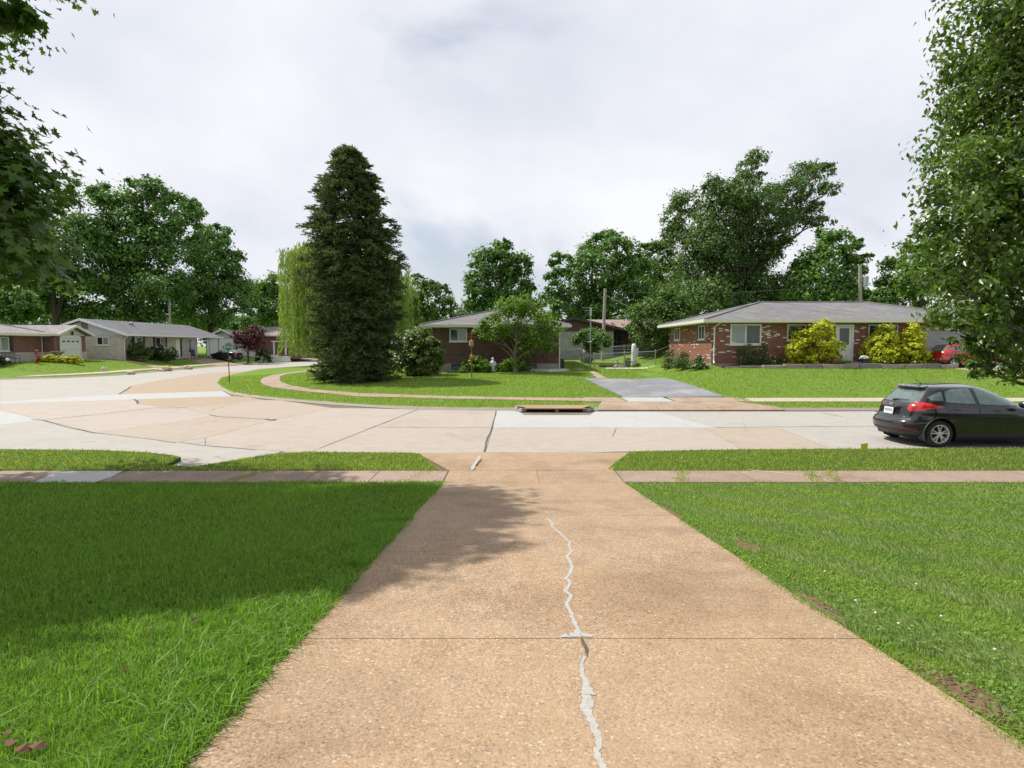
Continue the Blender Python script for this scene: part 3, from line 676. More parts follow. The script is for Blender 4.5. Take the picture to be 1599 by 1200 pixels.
# far lawns: coarse blades to roughen the turf, denser along their edges
x, y, r = polar(260000, 21.3, 47, -46, 46); k = pip(x, y, inset(NE_LOT, .06)) & ~pip(x, y, SWALK_FAR) & ~pip(x, y, PAD) & ~pip(x, y, PATH)
k &= ~((x > 2.8) & (x < 9.0) & (y < 24.05)) & ~((x > 9.5) & (y > 22.7) & (y < 23.8)) & ~((x > a_.x-.12) & (x < b_.x+.12) & (y < 21.9))
k &= ~((x > 2.0) & (y < 22.75) & (x < 3.4+(22.8-y)*.2) & (x > 3.4-(22.8-y)*.55))
x, y, r = x[k], y[k], r[k]
tag(blades('grass', x, y, H(x, y)-.004, rng.uniform(.03, .075, len(x)), .0013*r*rng.uniform(.7, 1.3, len(x)), GRASS_F, seg2=False), kind='stuff')
x = rng.uniform(-52, -32.5, 90000); y = rng.uniform(38, 80, 90000); k = pip(x, y, inset(W_LOT, .1)) & (np.abs(pdist(x, y, CURB_W)-1.75) > .55) & ~pip(x, y, WALKB)
x, y = x[k], y[k]
tag(blades('grass', x, y, H(x, y)-.004, rng.uniform(.03, .08, len(x)), np.full(len(x), .05), GRASS_F, seg2=False), kind='stuff')
# broad weeds and clover along the driveway edges
CLOVER = leafmat('clover_leaves', (.125, .235, .04), (.23, .35, .09), .45, .5, 3, (.7, 1.25))
n_ = 7000; y = np.exp(rng.uniform(np.log(1.7), np.log(9.6), n_)); x = XR+.03+np.abs(rng.normal(0, .42, n_)); k = fade_noise(x, y, 2.2, 31) > -.35; x, y = x[k], y[k]
pos = np.stack([x, y, zn(x, y)+rng.uniform(.018, .055, len(x))], 1)
nr = rng.normal(0, .45, pos.shape)+[0, 0, 1.0]; X, Y, Z = leaf_basis(nr, rng)
tv = np.array([[0, 0, 0], [.55, .25, .08], [.35, .8, .0], [-.15, .6, .1]]); tf = np.array([[0, 1, 2, 3]])
v, f = stamp(pos, X, Y, Z, rng.uniform(.014, .026, len(x)), tv, tf); tag(link_mesh('clover', np_mesh('clover', v, f), CLOVER), kind='stuff')
WEED = leafmat('crabgrass_leaves', (.13, .28, .03), (.21, .36, .055), .45, .5, 2, (.75, 1.25))
n_ = 9000; y = np.exp(rng.uniform(np.log(1.7), np.log(6.5), n_)); x = XL+.03-np.abs(rng.normal(0, .33, n_)); k = fade_noise(x, y, 2.0, 41) > -.2; x, y = x[k], y[k]
tag(blades('weeds', x, y, zn(x, y), rng.uniform(.05, .12, len(x)), rng.uniform(.006, .011, len(x)), WEED, lean=.95), kind='stuff')
FLW = plain('clover_flower', (.62, .58, .48), .8)
n_ = 7; y = np.concatenate([rng.normal(3.2, .4, 5), rng.uniform(3, 5, 2)]); x = XR+.2+np.abs(rng.normal(0, .38, n_))
mbf = MB()
for a, b in zip(x, y):
    mbf.lathe((a, b, float(zn(a, b))+.05), [(.002, 0), (.007, .003), (.008, .008), (.004, .012)], 6)
tag(mbf.build('clover_flowers', FLW), kind='stuff')
# dead leaves lying on the lawn
DEAD = plain('dead_leaf', (.11, .045, .022), .8, var=.3)
spots = [GH(u, v, .6) for u, v in [(312, 910), (305, 979), (235, 997), (195, 1058), (272, 1063), (20, 1180), (38, 1190), (60, 1186), (12, 1165), (390, 1052)]]
heap = 'reddish brown dead leaf in the loose cluster at the bottom left corner of the lawn'
LEAFLAB = ['brown dead leaf lying farthest from the camera in the left lawn', 'brown dead leaf in the middle of the shaded left lawn', 'small dark dead leaf left of the middle of the left lawn', 'dark dead leaf nearest to the corner cluster in the left lawn', 'dead leaf in the longer grass at the front of the left lawn', heap, heap, heap, heap, 'dead leaf closest to the driveway edge in the left lawn']
for i, p in enumerate(spots):
    s_ = .022 if i not in (5, 6, 7) else .03
    mb = MB(); mb.add([(-s_, 0, 0), (-.2*s_, -.7*s_, .012), (s_, -.1*s_, .004), (.3*s_, .75*s_, .014), (-.5*s_, .6*s_, .002)], [(0, 1, 2, 3, 4)])
    o = mb.build('dead_leaf', DEAD, world_coords=False); o.location = (p.x, p.y, float(zn(p.x, p.y))+.045); o.rotation_euler = (random.uniform(-.5, .5), random.uniform(-.5, .5), random.uniform(0, 6))
    tag(o, LEAFLAB[i], 'leaf', 'dead leaves in the left lawn')
# ================================================================== TREES
QUAD = (np.array([[0, -.5, 0], [.36, 0, .10], [0, .55, -.06], [-.36, .02, .10]]), np.array([[0, 1, 2], [0, 2, 3]]))
SPRIG = (np.array([[0, -.5, 0], [.45, -.15, .12], [.12, .1, 0], [.32, .5, -.1], [-.05, .55, .05], [-.42, .2, .12]]), np.array([[0, 1, 2], [0, 2, 5], [2, 3, 4], [2, 4, 5]]))
OVAL = (np.array([[0, -.5, 0], [.25, -.08, .09], [0, .55, -.05], [-.25, -.08, .09], [0, 0, 0]]), np.array([[0, 1, 4], [1, 2, 4], [2, 3, 4], [3, 0, 4]]))
_ma = [(0, -.5), (.10, -.12), (.50, -.30), (.38, -.02), (.56, .22), (.22, .18), (.20, .34), (0, .62), (-.20, .34), (-.22, .18), (-.56, .22), (-.38, -.02), (-.50, -.30), (-.10, -.12)]
MAPLE = (np.array([[x, y, .16*abs(x)-.08*max(0, y)] for x, y in _ma]+[[0, .02, 0]]), np.array([[i, (i+1) % 14, 14] for i in range(14)]))
def crown_cloud(blobs, n, rs, clump=.30, shell=(.55, 1.0), up=.45, rnd=.55, clumps_per=26, flat=.75, low=-.55):
    """leaf positions and normals: leaves sit in clumps spread through each blob's shell, so gaps stay between clumps"""
    w = np.array([b[1][0]*b[1][2] for b in blobs]); w = w/w.sum(); pos, nor = [], []
    for (c, r), q in zip(blobs, w):
        k = max(6, int(q*len(blobs)*clumps_per)); m = max(2, int(n*q/k))
        d = rs.normal(size=(k, 3)); d /= np.linalg.norm(d, axis=1, keepdims=True); d[:, 2] = np.where(d[:, 2] < low, -d[:, 2], d[:, 2])
        f = rs.uniform(shell[0], shell[1], (k, 1)); cc = np.array(c)+d*f*np.array(r)
        rad = clump*np.array(r).mean()*rs.uniform(.6, 1.35, (k, 1))
        cnt = rs.poisson(m*rs.uniform(.55, 1.45, k))
        idx = np.repeat(np.arange(k), cnt)
        g = rs.normal(size=(len(idx), 3))*.52; g[:, 2] *= flat
        p = cc[idx]+g*rad[idx]
        nn = .7*g+.5*d[idx]+np.array([0, 0, up])+rs.normal(size=g.shape)*rnd
        pos.append(p); nor.append(nn)
    return np.concatenate(pos), np.concatenate(nor)
def leaf_object(name, pos, nor, size, tmpl, mat, parent, rs, droop=0.0):
    X, Y, Z = leaf_basis(nor, rs)
    if droop:
        Y = Y*(1-droop)+np.array([0, 0, -1.0])*droop; Y /= np.linalg.norm(Y, axis=1, keepdims=True)
        X = np.cross(Y, Z); X /= np.linalg.norm(X, axis=1, keepdims=True); Z = np.cross(X, Y)
    s_ = size*rs.uniform(.65, 1.3, len(pos)); v, f = stamp(pos, X, Y, Z, s_, *tmpl)
    return link_mesh(name, np_mesh(name, v, f), mat, parent)
def limbs(mb, base, blobs, rs, r0, zfork, ztop=None, wig=.05, n=7, lean=(0, 0)):
    """tapered trunk from base and a limb to every blob"""
    base = Vector(base); top = max(b[0][2] for b in blobs) if ztop is None else ztop; hgt = top-base.z
    cx = sum(b[0][0] for b in blobs)/len(blobs); cy = sum(b[0][1] for b in blobs)/len(blobs)
    spine = []
    for i in range(8):
        t = i/7; spine.append(Vector((base.x+(cx-base.x)*t*t+rs.normal()*wig*hgt*.15*(0 < i), base.y+(cy-base.y)*t*t+rs.normal()*wig*hgt*.1*(0 < i), base.z+hgt*t*.92)))
    rad = [r0*1.25, r0*1.0]+[r0*(1-.145*i) for i in range(1, 7)]
    mb.tube([spine[0]-Vector((0, 0, .3))]+spine, [rad[0]*1.15]+[max(.02, q) for q in rad], n)
    for c, r in blobs:
        c = Vector(c); t = min(.85, max(zfork, ((c.z-base.z)/hgt)*rs.uniform(.35, .65)))
        i = t*7; a = spine[int(i)].lerp(spine[min(7, int(i)+1)], i-int(i)); rr = r0*(1-.8*t)*.42
        m1 = a.lerp(c, .35)+Vector((0, 0, (c-a).length*.06)); m2 = a.lerp(c, .7)+Vector((rs.normal(), rs.normal(), rs.normal()))*(c-a).length*.05
        mb.tube([a, m1, m2, c], [rr, rr*.7, rr*.45, rr*.22], 6, cap=False)
        for _ in range(5):
            d = Vector(rs.normal(size=3)); d.normalize(); e = Vector((c.x+d.x*r[0]*.85, c.y+d.y*r[1]*.85, c.z+abs(d.z)*r[2]*.8-.1*r[2]))
            s_ = m2.lerp(c, rs.uniform(0, .9)); mb.tube([s_, s_.lerp(e, .5)+Vector((0, 0, .06*r[2])), e], [rr*.26, rr*.15, rr*.05], 4, cap=False)
def pxblobs(px, D, rs, depth=.6, zs=.9):
    """blobs given as photo (u, v, radius) at distance D, spread in depth"""
    k = D/FPX; us = [p[0] for p in px]; hw = (max(us)-min(us))/2*k*depth; out = []
    for i, q in enumerate(px):
        dy = rs.uniform(-1, 1)*hw if i % 3 else rs.uniform(-.5, .2)*hw
        c = P(q[0], q[1], D+dy); r = q[2]*(D+dy)/FPX; out.append((tuple(c), (r*1.05, r*1.05, r*zs)))
    return out
TREES = []
def tree(name, label, px, D, base_u, n, leaf, mat, r0=.3, group=None, seed=1, zfork=.22, bark=BARK, tmpl=QUAD, cat='tree', base_z=None, shell=(.5, 1.0), clump=.30, up=.45, clumps=26, **k):
    rs = np.random.default_rng(seed); bl = pxblobs(px, D, rs)
    x = (base_u-CX)/FPX*D; z = Hs(x, D) if base_z is None else base_z
    t = thing(name, label, cat, (x, D, z), 0, group)
    mb = MB(); limbs(mb, (x, D, z), bl, rs, r0, zfork, **k); mb.build('trunk', bark, t, smooth=True)
    pos, nor = crown_cloud(bl, int(n*1.7), rs, clump=clump, shell=shell, up=up, clumps_per=int(clumps*1.3))
    pos[:, 2] = np.maximum(pos[:, 2], z+.1)
    leaf_object('crown', pos, nor, leaf, tmpl, mat, t, rs); TREES.append(t); return t
LF_DK = leafmat('dark_oak_leaves', (0.059, 0.142, 0.032), (0.164, 0.301, 0.059), .28, .5, .25, (.65, 1.3))
LF_MD = leafmat('mid_green_leaves', (0.075, 0.164, 0.033), (0.177, 0.305, 0.061), .30, .5, .25, (.65, 1.3))
LF_LT = leafmat('light_green_leaves', (0.068, 0.142, 0.027), (0.142, 0.230, 0.046), .33, .5, .3, (.7, 1.3))
LF_YG = leafmat('yellow_green_leaves', (.105, .215, .022), (.21, .33, .045), .36, .5, .6, (.7, 1.25))
LF_EL = leafmat('elm_leaves', (0.060, 0.124, 0.032), (0.141, 0.231, 0.060), .30, .5, .25, (.65, 1.3))
BG = 'trees rising behind the houses'
# left group behind the pale houses
tree('oak_tree', 'tall dark oak rising left of the others behind the red brick garage', [(60, 380, 50), (95, 330, 42), (60, 440, 55), (130, 305, 24), (130, 380, 42), (20, 400, 50), (110, 440, 42), (20, 460, 45)], 82, 90, 13000, .42, LF_DK, .5, BG, 11)
tree('oak_tree', 'tallest dark oak of the group behind the grey gabled house', [(190, 335, 42), (165, 308, 20), (232, 300, 24), (258, 325, 34), (215, 385, 58), (270, 395, 48), (165, 395, 48), (296, 345, 28), (300, 322, 16), (200, 445, 50), (262, 455, 46), (150, 455, 42), (215, 290, 14), (245, 290, 13)], 86, 222, 22000, .42, LF_DK, .65, BG, 12)
tree('oak_tree', 'rounded dark oak on the right of the group behind the black sedan', [(330, 400, 36), (345, 368, 18), (368, 410, 20), (340, 440, 44), (300, 465, 42), (362, 455, 32), (322, 490, 34), (375, 485, 22), (318, 372, 20)], 92, 330, 13000, .42, LF_DK, .5, BG, 13)
tree('maple_tree', 'small distant bushy tree between the dark oaks and the willow', [(415, 462, 28), (432, 445, 20), (402, 485, 26), (438, 480, 28), (420, 505, 26), (400, 455, 16)], 118, 420, 6000, .5, LF_MD, .4, BG, 14)
for i, (px, D, u, lab) in enumerate([([(20, 475, 30), (45, 490, 22), (0, 490, 25)], 66, 22, 'low shady tree behind the roof of the red brick house'),
        ([(100, 490, 24), (70, 480, 22), (130, 492, 20)], 84, 96, 'low understorey tree above the gap between the two left houses'),
        ([(180, 485, 26), (215, 492, 22), (150, 490, 20), (245, 490, 20)], 84, 190, 'low understorey tree over the middle of the long grey roof'),
        ([(285, 500, 24), (320, 505, 22), (350, 505, 18), (380, 510, 20)], 100, 325, 'low understorey tree above the carport roof')]):
    tree('young_tree', lab, px, D, u, 3500, .40, LF_DK, .2, 'understorey trees behind the left houses', 30+i, .1, zfork=.1) if False else tree('young_tree', lab, px, D, u, 3500, .40, LF_DK, r0=.2, group='understorey trees behind the left houses', seed=30+i, zfork=.1)
# centre and right
tree('sycamore_tree', 'airy light green tree between the willow and the dark brick house', [(668, 458, 22), (690, 455, 13), (648, 482, 24), (692, 480, 20), (665, 502, 26), (655, 440, 13), (700, 490, 12), (632, 470, 20)], 78, 665, 4200, .36, LF_LT, .3, BG, 15, shell=(.6, 1.05))
tree('oak_tree', 'upright dark tree standing alone above the dark brick roof', [(784, 396, 20), (770, 415, 32), (808, 415, 24), (750, 448, 26), (800, 450, 34), (826, 452, 14), (738, 436, 12), (768, 480, 36), (815, 478, 26), (742, 478, 18), (790, 382, 8)], 74, 780, 9500, .38, LF_DK, .35, BG, 16)
tree('oak_tree', 'broad dark tree behind the brown gabled house', [(945, 382, 26), (968, 392, 26), (920, 402, 22), (878, 407, 18), (930, 430, 42), (985, 425, 32), (872, 440, 24), (858, 470, 22), (900, 470, 34), (960, 470, 40), (1000, 470, 30), (925, 495, 36), (880, 490, 24)], 80, 925, 14500, .40, LF_DK, .5, BG, 17)
tree('poplar_tree', 'paler tree between the broad dark tree and the big elm', [(1030, 398, 24), (1012, 430, 32), (1048, 425, 26), (1020, 465, 32), (1050, 460, 30), (1008, 388, 12)], 90, 1025, 6500, .40, LF_LT, .35, BG, 18)
tree('elm_tree', 'large ragged elm towering over the red brick house', [(1178, 252, 20), (1160, 283, 22), (1190, 275, 10), (1113, 298, 24), (1125, 330, 38), (1070, 325, 30), (1052, 350, 20), (1060, 372, 28), (1108, 380, 48), (1090, 430, 44), (1262, 275, 26), (1285, 268, 16), (1288, 298, 20), (1232, 305, 30), (1250, 340, 32), (1205, 340, 34), (1285, 345, 15), (1200, 395, 26), (1160, 360, 30), (1150, 440, 46), (1100, 470, 42), (1215, 455, 36), (1180, 420, 30), (1275, 325, 14), (1075, 462, 34), (1130, 462, 38), (1180, 468, 38), (1228, 468, 28), (1150, 480, 30), (1240, 430, 18), (1150, 320, 30), (1140, 298, 20), (1182, 310, 26), (1175, 375, 34), (1130, 400, 40), (1205, 302, 20), (1215, 375, 26)],
     62, 1150, 46000, .25, LF_EL, .55, BG, 19, shell=(.4, 1.05), clump=.32, zfork=.24, clumps=36)
tree('maple_tree', 'mid height light green tree right of the elm, beside the transformer pole', [(1300, 385, 26), (1330, 385, 16), (1280, 415, 32), (1330, 418, 22), (1352, 405, 12), (1268, 455, 38), (1318, 455, 30), (1250, 420, 16), (1285, 370, 12)], 58, 1290, 8500, .30, LF_MD, .3, BG, 20)
tree('maple_tree', 'bushy tree filling the gap between the transformer pole and the pear tree', [(1425, 398, 28), (1400, 430, 28), (1452, 388, 26), (1440, 440, 40), (1385, 452, 20), (1410, 470, 34), (1470, 430, 34), (1365, 478, 18), (1490, 400, 30), (1520, 440, 40), (1560, 420, 45)], 62, 1430, 12000, .32, LF_MD, .35, BG, 21)
for i, (px, u, lab) in enumerate([([(1085, 478, 26), (1120, 482, 24), (1060, 482, 20)], 1090, 'low shady tree behind the left end of the red brick roof'), ([(1240, 470, 24), (1215, 478, 22), (1262, 475, 24)], 1238, 'low shady tree behind the ridge of the red brick roof'), ([(1340, 472, 22), (1370, 470, 24), (1310, 474, 24)], 1345, 'low shady tree behind the transformer pole')]):
    tree('young_tree', lab, px, 68, u, 3000, .32, LF_DK, r0=.18, group='understorey trees behind the red brick house', seed=130+i, zfork=.1)
tree('mulberry_tree', 'dense bushy tree between the chain link fence and the red brick house', [(1040, 475, 32), (1000, 492, 20), (1064, 486, 26), (1012, 528, 28), (1050, 528, 28), (990, 512, 17), (1030, 500, 38), (1068, 515, 22), (1030, 550, 22), (1055, 552, 20)], 47, 1035, 9500, .20, LF_LT, .22, None, 22, up=.6, zfork=.12)
# fillers that close the far view low down
LF_FAR = leafmat('distant_leaves', (0.053, 0.105, 0.033), (0.098, 0.165, 0.053), .2, .6, .1)
rs = np.random.default_rng(5); bl = []
for u in range(-350, 2000, 22):
    D = rs.uniform(120, 175); c = P(u, rs.uniform(505, 525), D); r = rs.uniform(24, 34)*D/FPX; bl.append((tuple(c), (r, r, r*.95)))
pos, nor = crown_cloud(bl, 60000, rs, clump=.33, clumps_per=22); pos[:, 2] = np.maximum(pos[:, 2], .3)
tag(leaf_object('distant_trees', pos, nor, .85, QUAD, LF_FAR, None, rs), kind='stuff')

# multi-stemmed small tree in the yard behind the fence
tree('crape_myrtle', 'small vase shaped tree with several stems by the clothes pole', [(925, 528, 17), (908, 534, 15), (940, 532, 15), (898, 533, 8), (949, 540, 8), (925, 545, 14), (912, 522, 8), (938, 520, 7)], 47, 922, 3600, .16, LF_MD, .10, None, 23, up=.6, zfork=.1)
# small ornamental tree in front of the dark brick house
tree('dogwood_tree', 'small spreading bright green tree in front of the dark brick wall', [(812, 478, 20), (792, 488, 22), (772, 498, 18), (755, 512, 13), (745, 520, 8), (830, 494, 24), (856, 512, 18), (868, 520, 9), (800, 520, 26), (836, 532, 30), (862, 545, 12), (776, 520, 20), (820, 548, 18), (850, 500, 14), (785, 470, 8), (840, 478, 9), (826, 465, 8), (760, 525, 10), (870, 505, 8)],
     36.8, 805, 7600, .135, LF_YG, .12, None, 24, zfork=.12, bark=BARKL, tmpl=OVAL if False else QUAD, shell=(.3, 1.05), clump=.36, up=1.0, clumps=18)
LF_RED = leafmat('purple_maple_leaves', (0.054, 0.014, 0.017), (0.132, 0.034, 0.031), .25, .5, .8)
tree('japanese_maple', 'small purple leaved tree in front of the far red brick house', [(388, 528, 17), (372, 527, 10), (404, 525, 12), (395, 515, 10), (376, 540, 12), (402, 540, 12), (388, 540, 14)], 74, 388, 3200, .2, LF_RED, .12, None, 25)

# spruce on the corner
def spruce():
    rs = np.random.default_rng(42); D = 33.0; bx = (557-CX)/FPX*D; z0 = Hs(bx, D)
    t = thing('spruce_tree', 'tall dense dark spruce on the corner lawn, branches down to the ground', 'tree', (bx, D, z0))
    prof = [(590, -60, 62), (560, -64, 66), (530, -62, 66), (500, -67, 66), (470, -68, 68), (440, -74, 68), (400, -78, 70), (370, -72, 64), (340, -70, 62), (320, -62, 48), (300, -60, 44), (280, -47, 36), (262, -36, 24), (248, -22, 15), (238, -12, 9), (229, -4, 3)]
    vs_ = [p[0] for p in prof][::-1]; ll = [-p[1] for p in prof][::-1]; rr_ = [p[2] for p in prof][::-1]
    k = D/FPX; top = P(557, 229, D).z
    mb = MB(); mb.tube([(bx, D, z0-.2), (bx+.05, D, z0+6), (bx, D, top)], [.28, .18, .02], 8); mb.build('trunk', BARK, t, smooth=True)
    P_, N_, S_ = [], [], []; br = MB()
    def zrad(z, ang):
        v = 600-FPX*math.tan(math.atan((z-EYE)/D)+PITCH); c = math.cos(ang)
        return k*(np.interp(v, vs_, rr_) if c > 0 else np.interp(v, vs_, ll))
    nb = 1650
    for i in range(nb):
        inner = i % 5 == 4
        q = rs.uniform(0, 1)**.95; z = z0+.25+(top-z0-.75)*q; a = rs.uniform(0, 2*math.pi)
        Lr = max(.12, zrad(z, a)-.24)*(rs.uniform(.45, .78) if inner else (rs.uniform(.66, 1.0)+.07*math.sin(z*4.4+a) if i % 5 else rs.uniform(1.02, 1.26))); d = np.array([math.cos(a), math.sin(a), 0.]); side = np.array([-d[1], d[0], 0])
        zt_ = z+Lr*float(np.interp(q, [0, .7, .9, 1], [-.30, -.22, .10, .7]))+rs.normal()*.08
        tip = np.array([bx, D, 0])+d*Lr+np.array([0, 0, max(z0+.15, zt_)])
        if i % 3 == 0: br.tube([(bx, D, z), (bx+d[0]*Lr*.6, D+d[1]*Lr*.6, z*.45+tip[2]*.55), tuple(tip)], [.03, .018, .006], 4, cap=False)
        cr = rs.uniform(.20, .50)*float(np.interp(q, [0, .75, 1], [1, .85, .5]))
        for _ in range(int(14+cr*36)):
            g = rs.normal(size=3); g /= np.linalg.norm(g); g[2] = abs(g[2])*1.1-.35; back = rs.uniform(0, 1)**2*1.1
            p = tip+g*cr*np.array([1.0, 1.0, .95])*rs.uniform(.5, 1.0)-d*back*cr*1.8+np.array([0, 0, back*cr*.35])
            if p[2] < z0+.08: p[2] = z0+rs.uniform(.05, .3)
            o = g*.75+d*.65+np.array([0, 0, -.15+(.8 if q > .93 else 0)])+rs.normal(size=3)*.25; o /= np.linalg.norm(o)
            P_.append(p); N_.append(o); S_.append(rs.uniform(.17, .33))
    br.build('branch', BARK, t)
    P_ = np.array(P_); Y = np.array(N_); Y /= np.linalg.norm(Y, axis=1, keepdims=True)
    X = np.cross(Y, rs.normal(size=Y.shape)*.5+[0, 0, 1]); X /= np.linalg.norm(X, axis=1, keepdims=True); Z = np.cross(X, Y)
    # one tuft: a spray of needles as narrow blades round the twig
    tv, tf = [], []
    for j in range(6):
        a = j*2.4; l = .55+.4*((j*37) % 10)/10; o = j/6*.6-.2; b = len(tv); e = np.array([math.cos(a)*.34, o+.42*l, math.sin(a)*.24]); s0 = np.array([0, o, 0]); w = np.array([-math.sin(a), 0, math.cos(a)])*.10
        tv += [s0-w, s0+w, e]; tf.append([b, b+1, b+2])
    tv += [np.array([-.20, -.35, 0]), np.array([.20, -.35, 0]), np.array([0, .75, .03])]; tf.append([len(tv)-3, len(tv)-2, len(tv)-1])
    v, f = stamp(P_, X, Y, Z, np.array(S_), np.array(tv), np.array(tf))
    m = leafmat('spruce_needles', (.055, .095, .042), (.165, .205, .075), .25, .6, .5, (.6, 1.35), .2)
    link_mesh('needles', np_mesh('needles', v, f), m, t)
spruce()

# weeping willow behind the spruce
def willow():
    rs = np.random.default_rng(8); D = 62.0; bx = (548-CX)/FPX*D; z0 = Hs(bx, D); k = D/FPX
    t = thing('willow_tree', 'weeping willow with long hanging yellow green strands, half hidden behind the spruce', 'tree', (bx, D, z0))
    tips = []
    for i in range(95):
        a = rs.uniform(0, 2*math.pi); q = rs.uniform(.1, 1)**.5; x = bx+math.cos(a)*q*6.6; y = D+math.sin(a)*q*5.5
        z = P(548, 384+(38 if math.cos(a) > 0 else 10)*q*q+rs.uniform(-4, 24), D).z; tips.append((x, y, z))
    mb = MB(); mb.tube([(bx, D, z0-.2), (bx+.2, D, z0+3), (bx, D, z0+6)], [.5, .38, .25], 8)
    for p in tips[::3]: mb.tube([(bx, D, z0+3.5), (bx+(p[0]-bx)*.4, D+(p[1]-D)*.4, p[2]-.6), p], [.18, .1, .03], 5, cap=False)
    mb.build('trunk', BARK, t, smooth=True)
    P_, Y_ = [], []; st_ = MB()
    for p in tips:
        for _ in range(11):
            x, y, z = p[0]+rs.normal()*.5, p[1]+rs.normal()*.5, p[2]+rs.normal()*.25
            end = z0+rs.uniform(.7, 3.8) if rs.uniform() < .75 else z-rs.uniform(1.5, 4); a = rs.uniform(0, 6.28); ph = rs.uniform(0, 6); o = rs.uniform(.2, .9)
            n_ = int(max(4, (z-end)/.22))
            pts = []
            for j in range(n_):
                tt = j/(n_-1) if n_ > 1 else 0; ox = o*(1-math.exp(-3*tt)); q = np.array([x+math.cos(a)*ox+.08*math.sin(ph+tt*5), y+math.sin(a)*ox, z+.25*math.sin(min(1, tt*6)*1.57)-(z-end)*tt]); pts.append(q)
                for _2 in range(2): P_.append(q+rs.normal(size=3)*.10); Y_.append(np.array([rs.normal()*.35, rs.normal()*.35, -1.0]))
            if _ % 3 == 0: st_.tube(pts[::6]+[pts[-1]], [.012]*(len(pts[::6])+1), 3, cap=False)
    st_.build('hanging_twigs', plain('willow_twig', (.20, .18, .05), .8), t)
    P_ = np.array(P_); Y = np.array(Y_); Y /= np.linalg.norm(Y, axis=1, keepdims=True); X = np.cross(Y, rs.normal(size=Y.shape)); X /= np.linalg.norm(X, axis=1, keepdims=True); Z = np.cross(X, Y)
    tv = np.array([[0, -.5, 0], [.13, 0, .03], [0, .6, 0], [-.13, .05, .03]]); tf = np.array([[0, 1, 2], [0, 2, 3]])
    v, f = stamp(P_, X, Y, Z, rs.uniform(.28, .5, len(P_)), tv, tf)
    link_mesh('foliage', np_mesh('foliage', v, f), leafmat('willow_leaves', (.18, .285, .06), (.30, .40, .10), .38, .5, .4, (.75, 1.2)), t)
willow()

# big street tree (maple) left of the driveway: lobed leaves, crown partly out of the picture
def street_maple():
    rs = np.random.default_rng(77); bx, by = -10.6, 8.6; z0 = float(zn(bx, by))
    t = thing('maple_tree', 'big dark green maple at the left edge shading the left lawn', 'tree', (bx, by, z0))
    B = lambda x, y, z, r, rz=None: ((x, y, z), (r, r, rz or r*.7))
    bl = [B(*q) for q in MAPLE_BLOBS]
    mb = MB(); limbs(mb, (bx, by, z0), bl, rs, .24, .2); mb.build('trunk', BARK, t, smooth=True)
    pos, nor = crown_cloud(bl, 58000, rs, clump=.40, shell=(.3, 1.0), up=.9, rnd=.4, clumps_per=30, flat=.55)
    leaf_object('crown', pos, nor, .165, MAPLE, leafmat('maple_leaves', (0.048, 0.112, 0.019), (0.120, 0.216, 0.035), .34, .45, .5, (.7, 1.25)), t, rs, droop=.12)
MAPLE_BLOBS = [(-8.1, 8.6, 4.6, 1.35), (-7.5, 8.4, 4.2, 1.15), (-7.9, 8.8, 5.2, .85), (-8.3, 8.2, 5.5, 1.2), (-7.2, 8.3, 3.75, .8), (-9.2, 7.6, 5.0, 1.7), (-9.5, 9.6, 5.2, 1.8), (-11.5, 8.6, 5.5, 2.2), (-9.0, 8.8, 3.9, 1.4), (-9.8, 10.8, 4.1, 1.6),
               (-6.55, 7.6, 6.75, .6), (-6.75, 7.6, 5.65, .28), (-7.5, 7.7, 7.5, .95), (-7.0, 7.5, 7.3, .5), (-7.9, 7.5, 6.1, .5), (-8.8, 8.6, 8.7, 1.5), (-10.6, 8.6, 8.6, 2.3),
               (-7.6, 9.6, 10.9, 1.4), (-6.7, 9.5, 10.4, .9), (-7.6, 10.4, 10.9, 1.1), (-7.6, 8.2, 10.5, 1.3), (-8.4, 7.0, 10.6, 1.5), (-8.4, 10.0, 10.8, 2.0), (-10.2, 7.0, 11.0, 2.1), (-10.4, 10.2, 10.9, 2.2), (-8.9, 8.9, 11.9, 1.6), (-9.6, 8.9, 12.8, 1.8), (-12.6, 8.4, 10.0, 2.3),
               (-8.6, 6.4, 9.2, 1.4), (-9.8, 5.4, 8.8, 1.6), (-11.4, 5.6, 8.0, 1.9), (-9.2, 11.4, 11.6, 1.2), (-10.6, 12.2, 10.2, 1.5), (-11.5, 12.0, 9.4, 1.8), (-12.5, 10.5, 8.0, 2.0),
               (-8.2, 6.6, 9.9, 1.3), (-9.6, 5.0, 9.0, 1.6), (-11.0, 4.6, 8.2, 1.8), (-10.2, 3.9, 8.6, 1.5), (-6.9, 8.7, 10.3, .9), (-7.1, 8.0, 10.4, .8), (-6.9, 9.9, 10.9, .7), (-6.6, 7.2, 10.1, .75), (-6.3, 8.0, 10.3, .7), (-7.0, 6.5, 9.8, .7)]
street_maple()

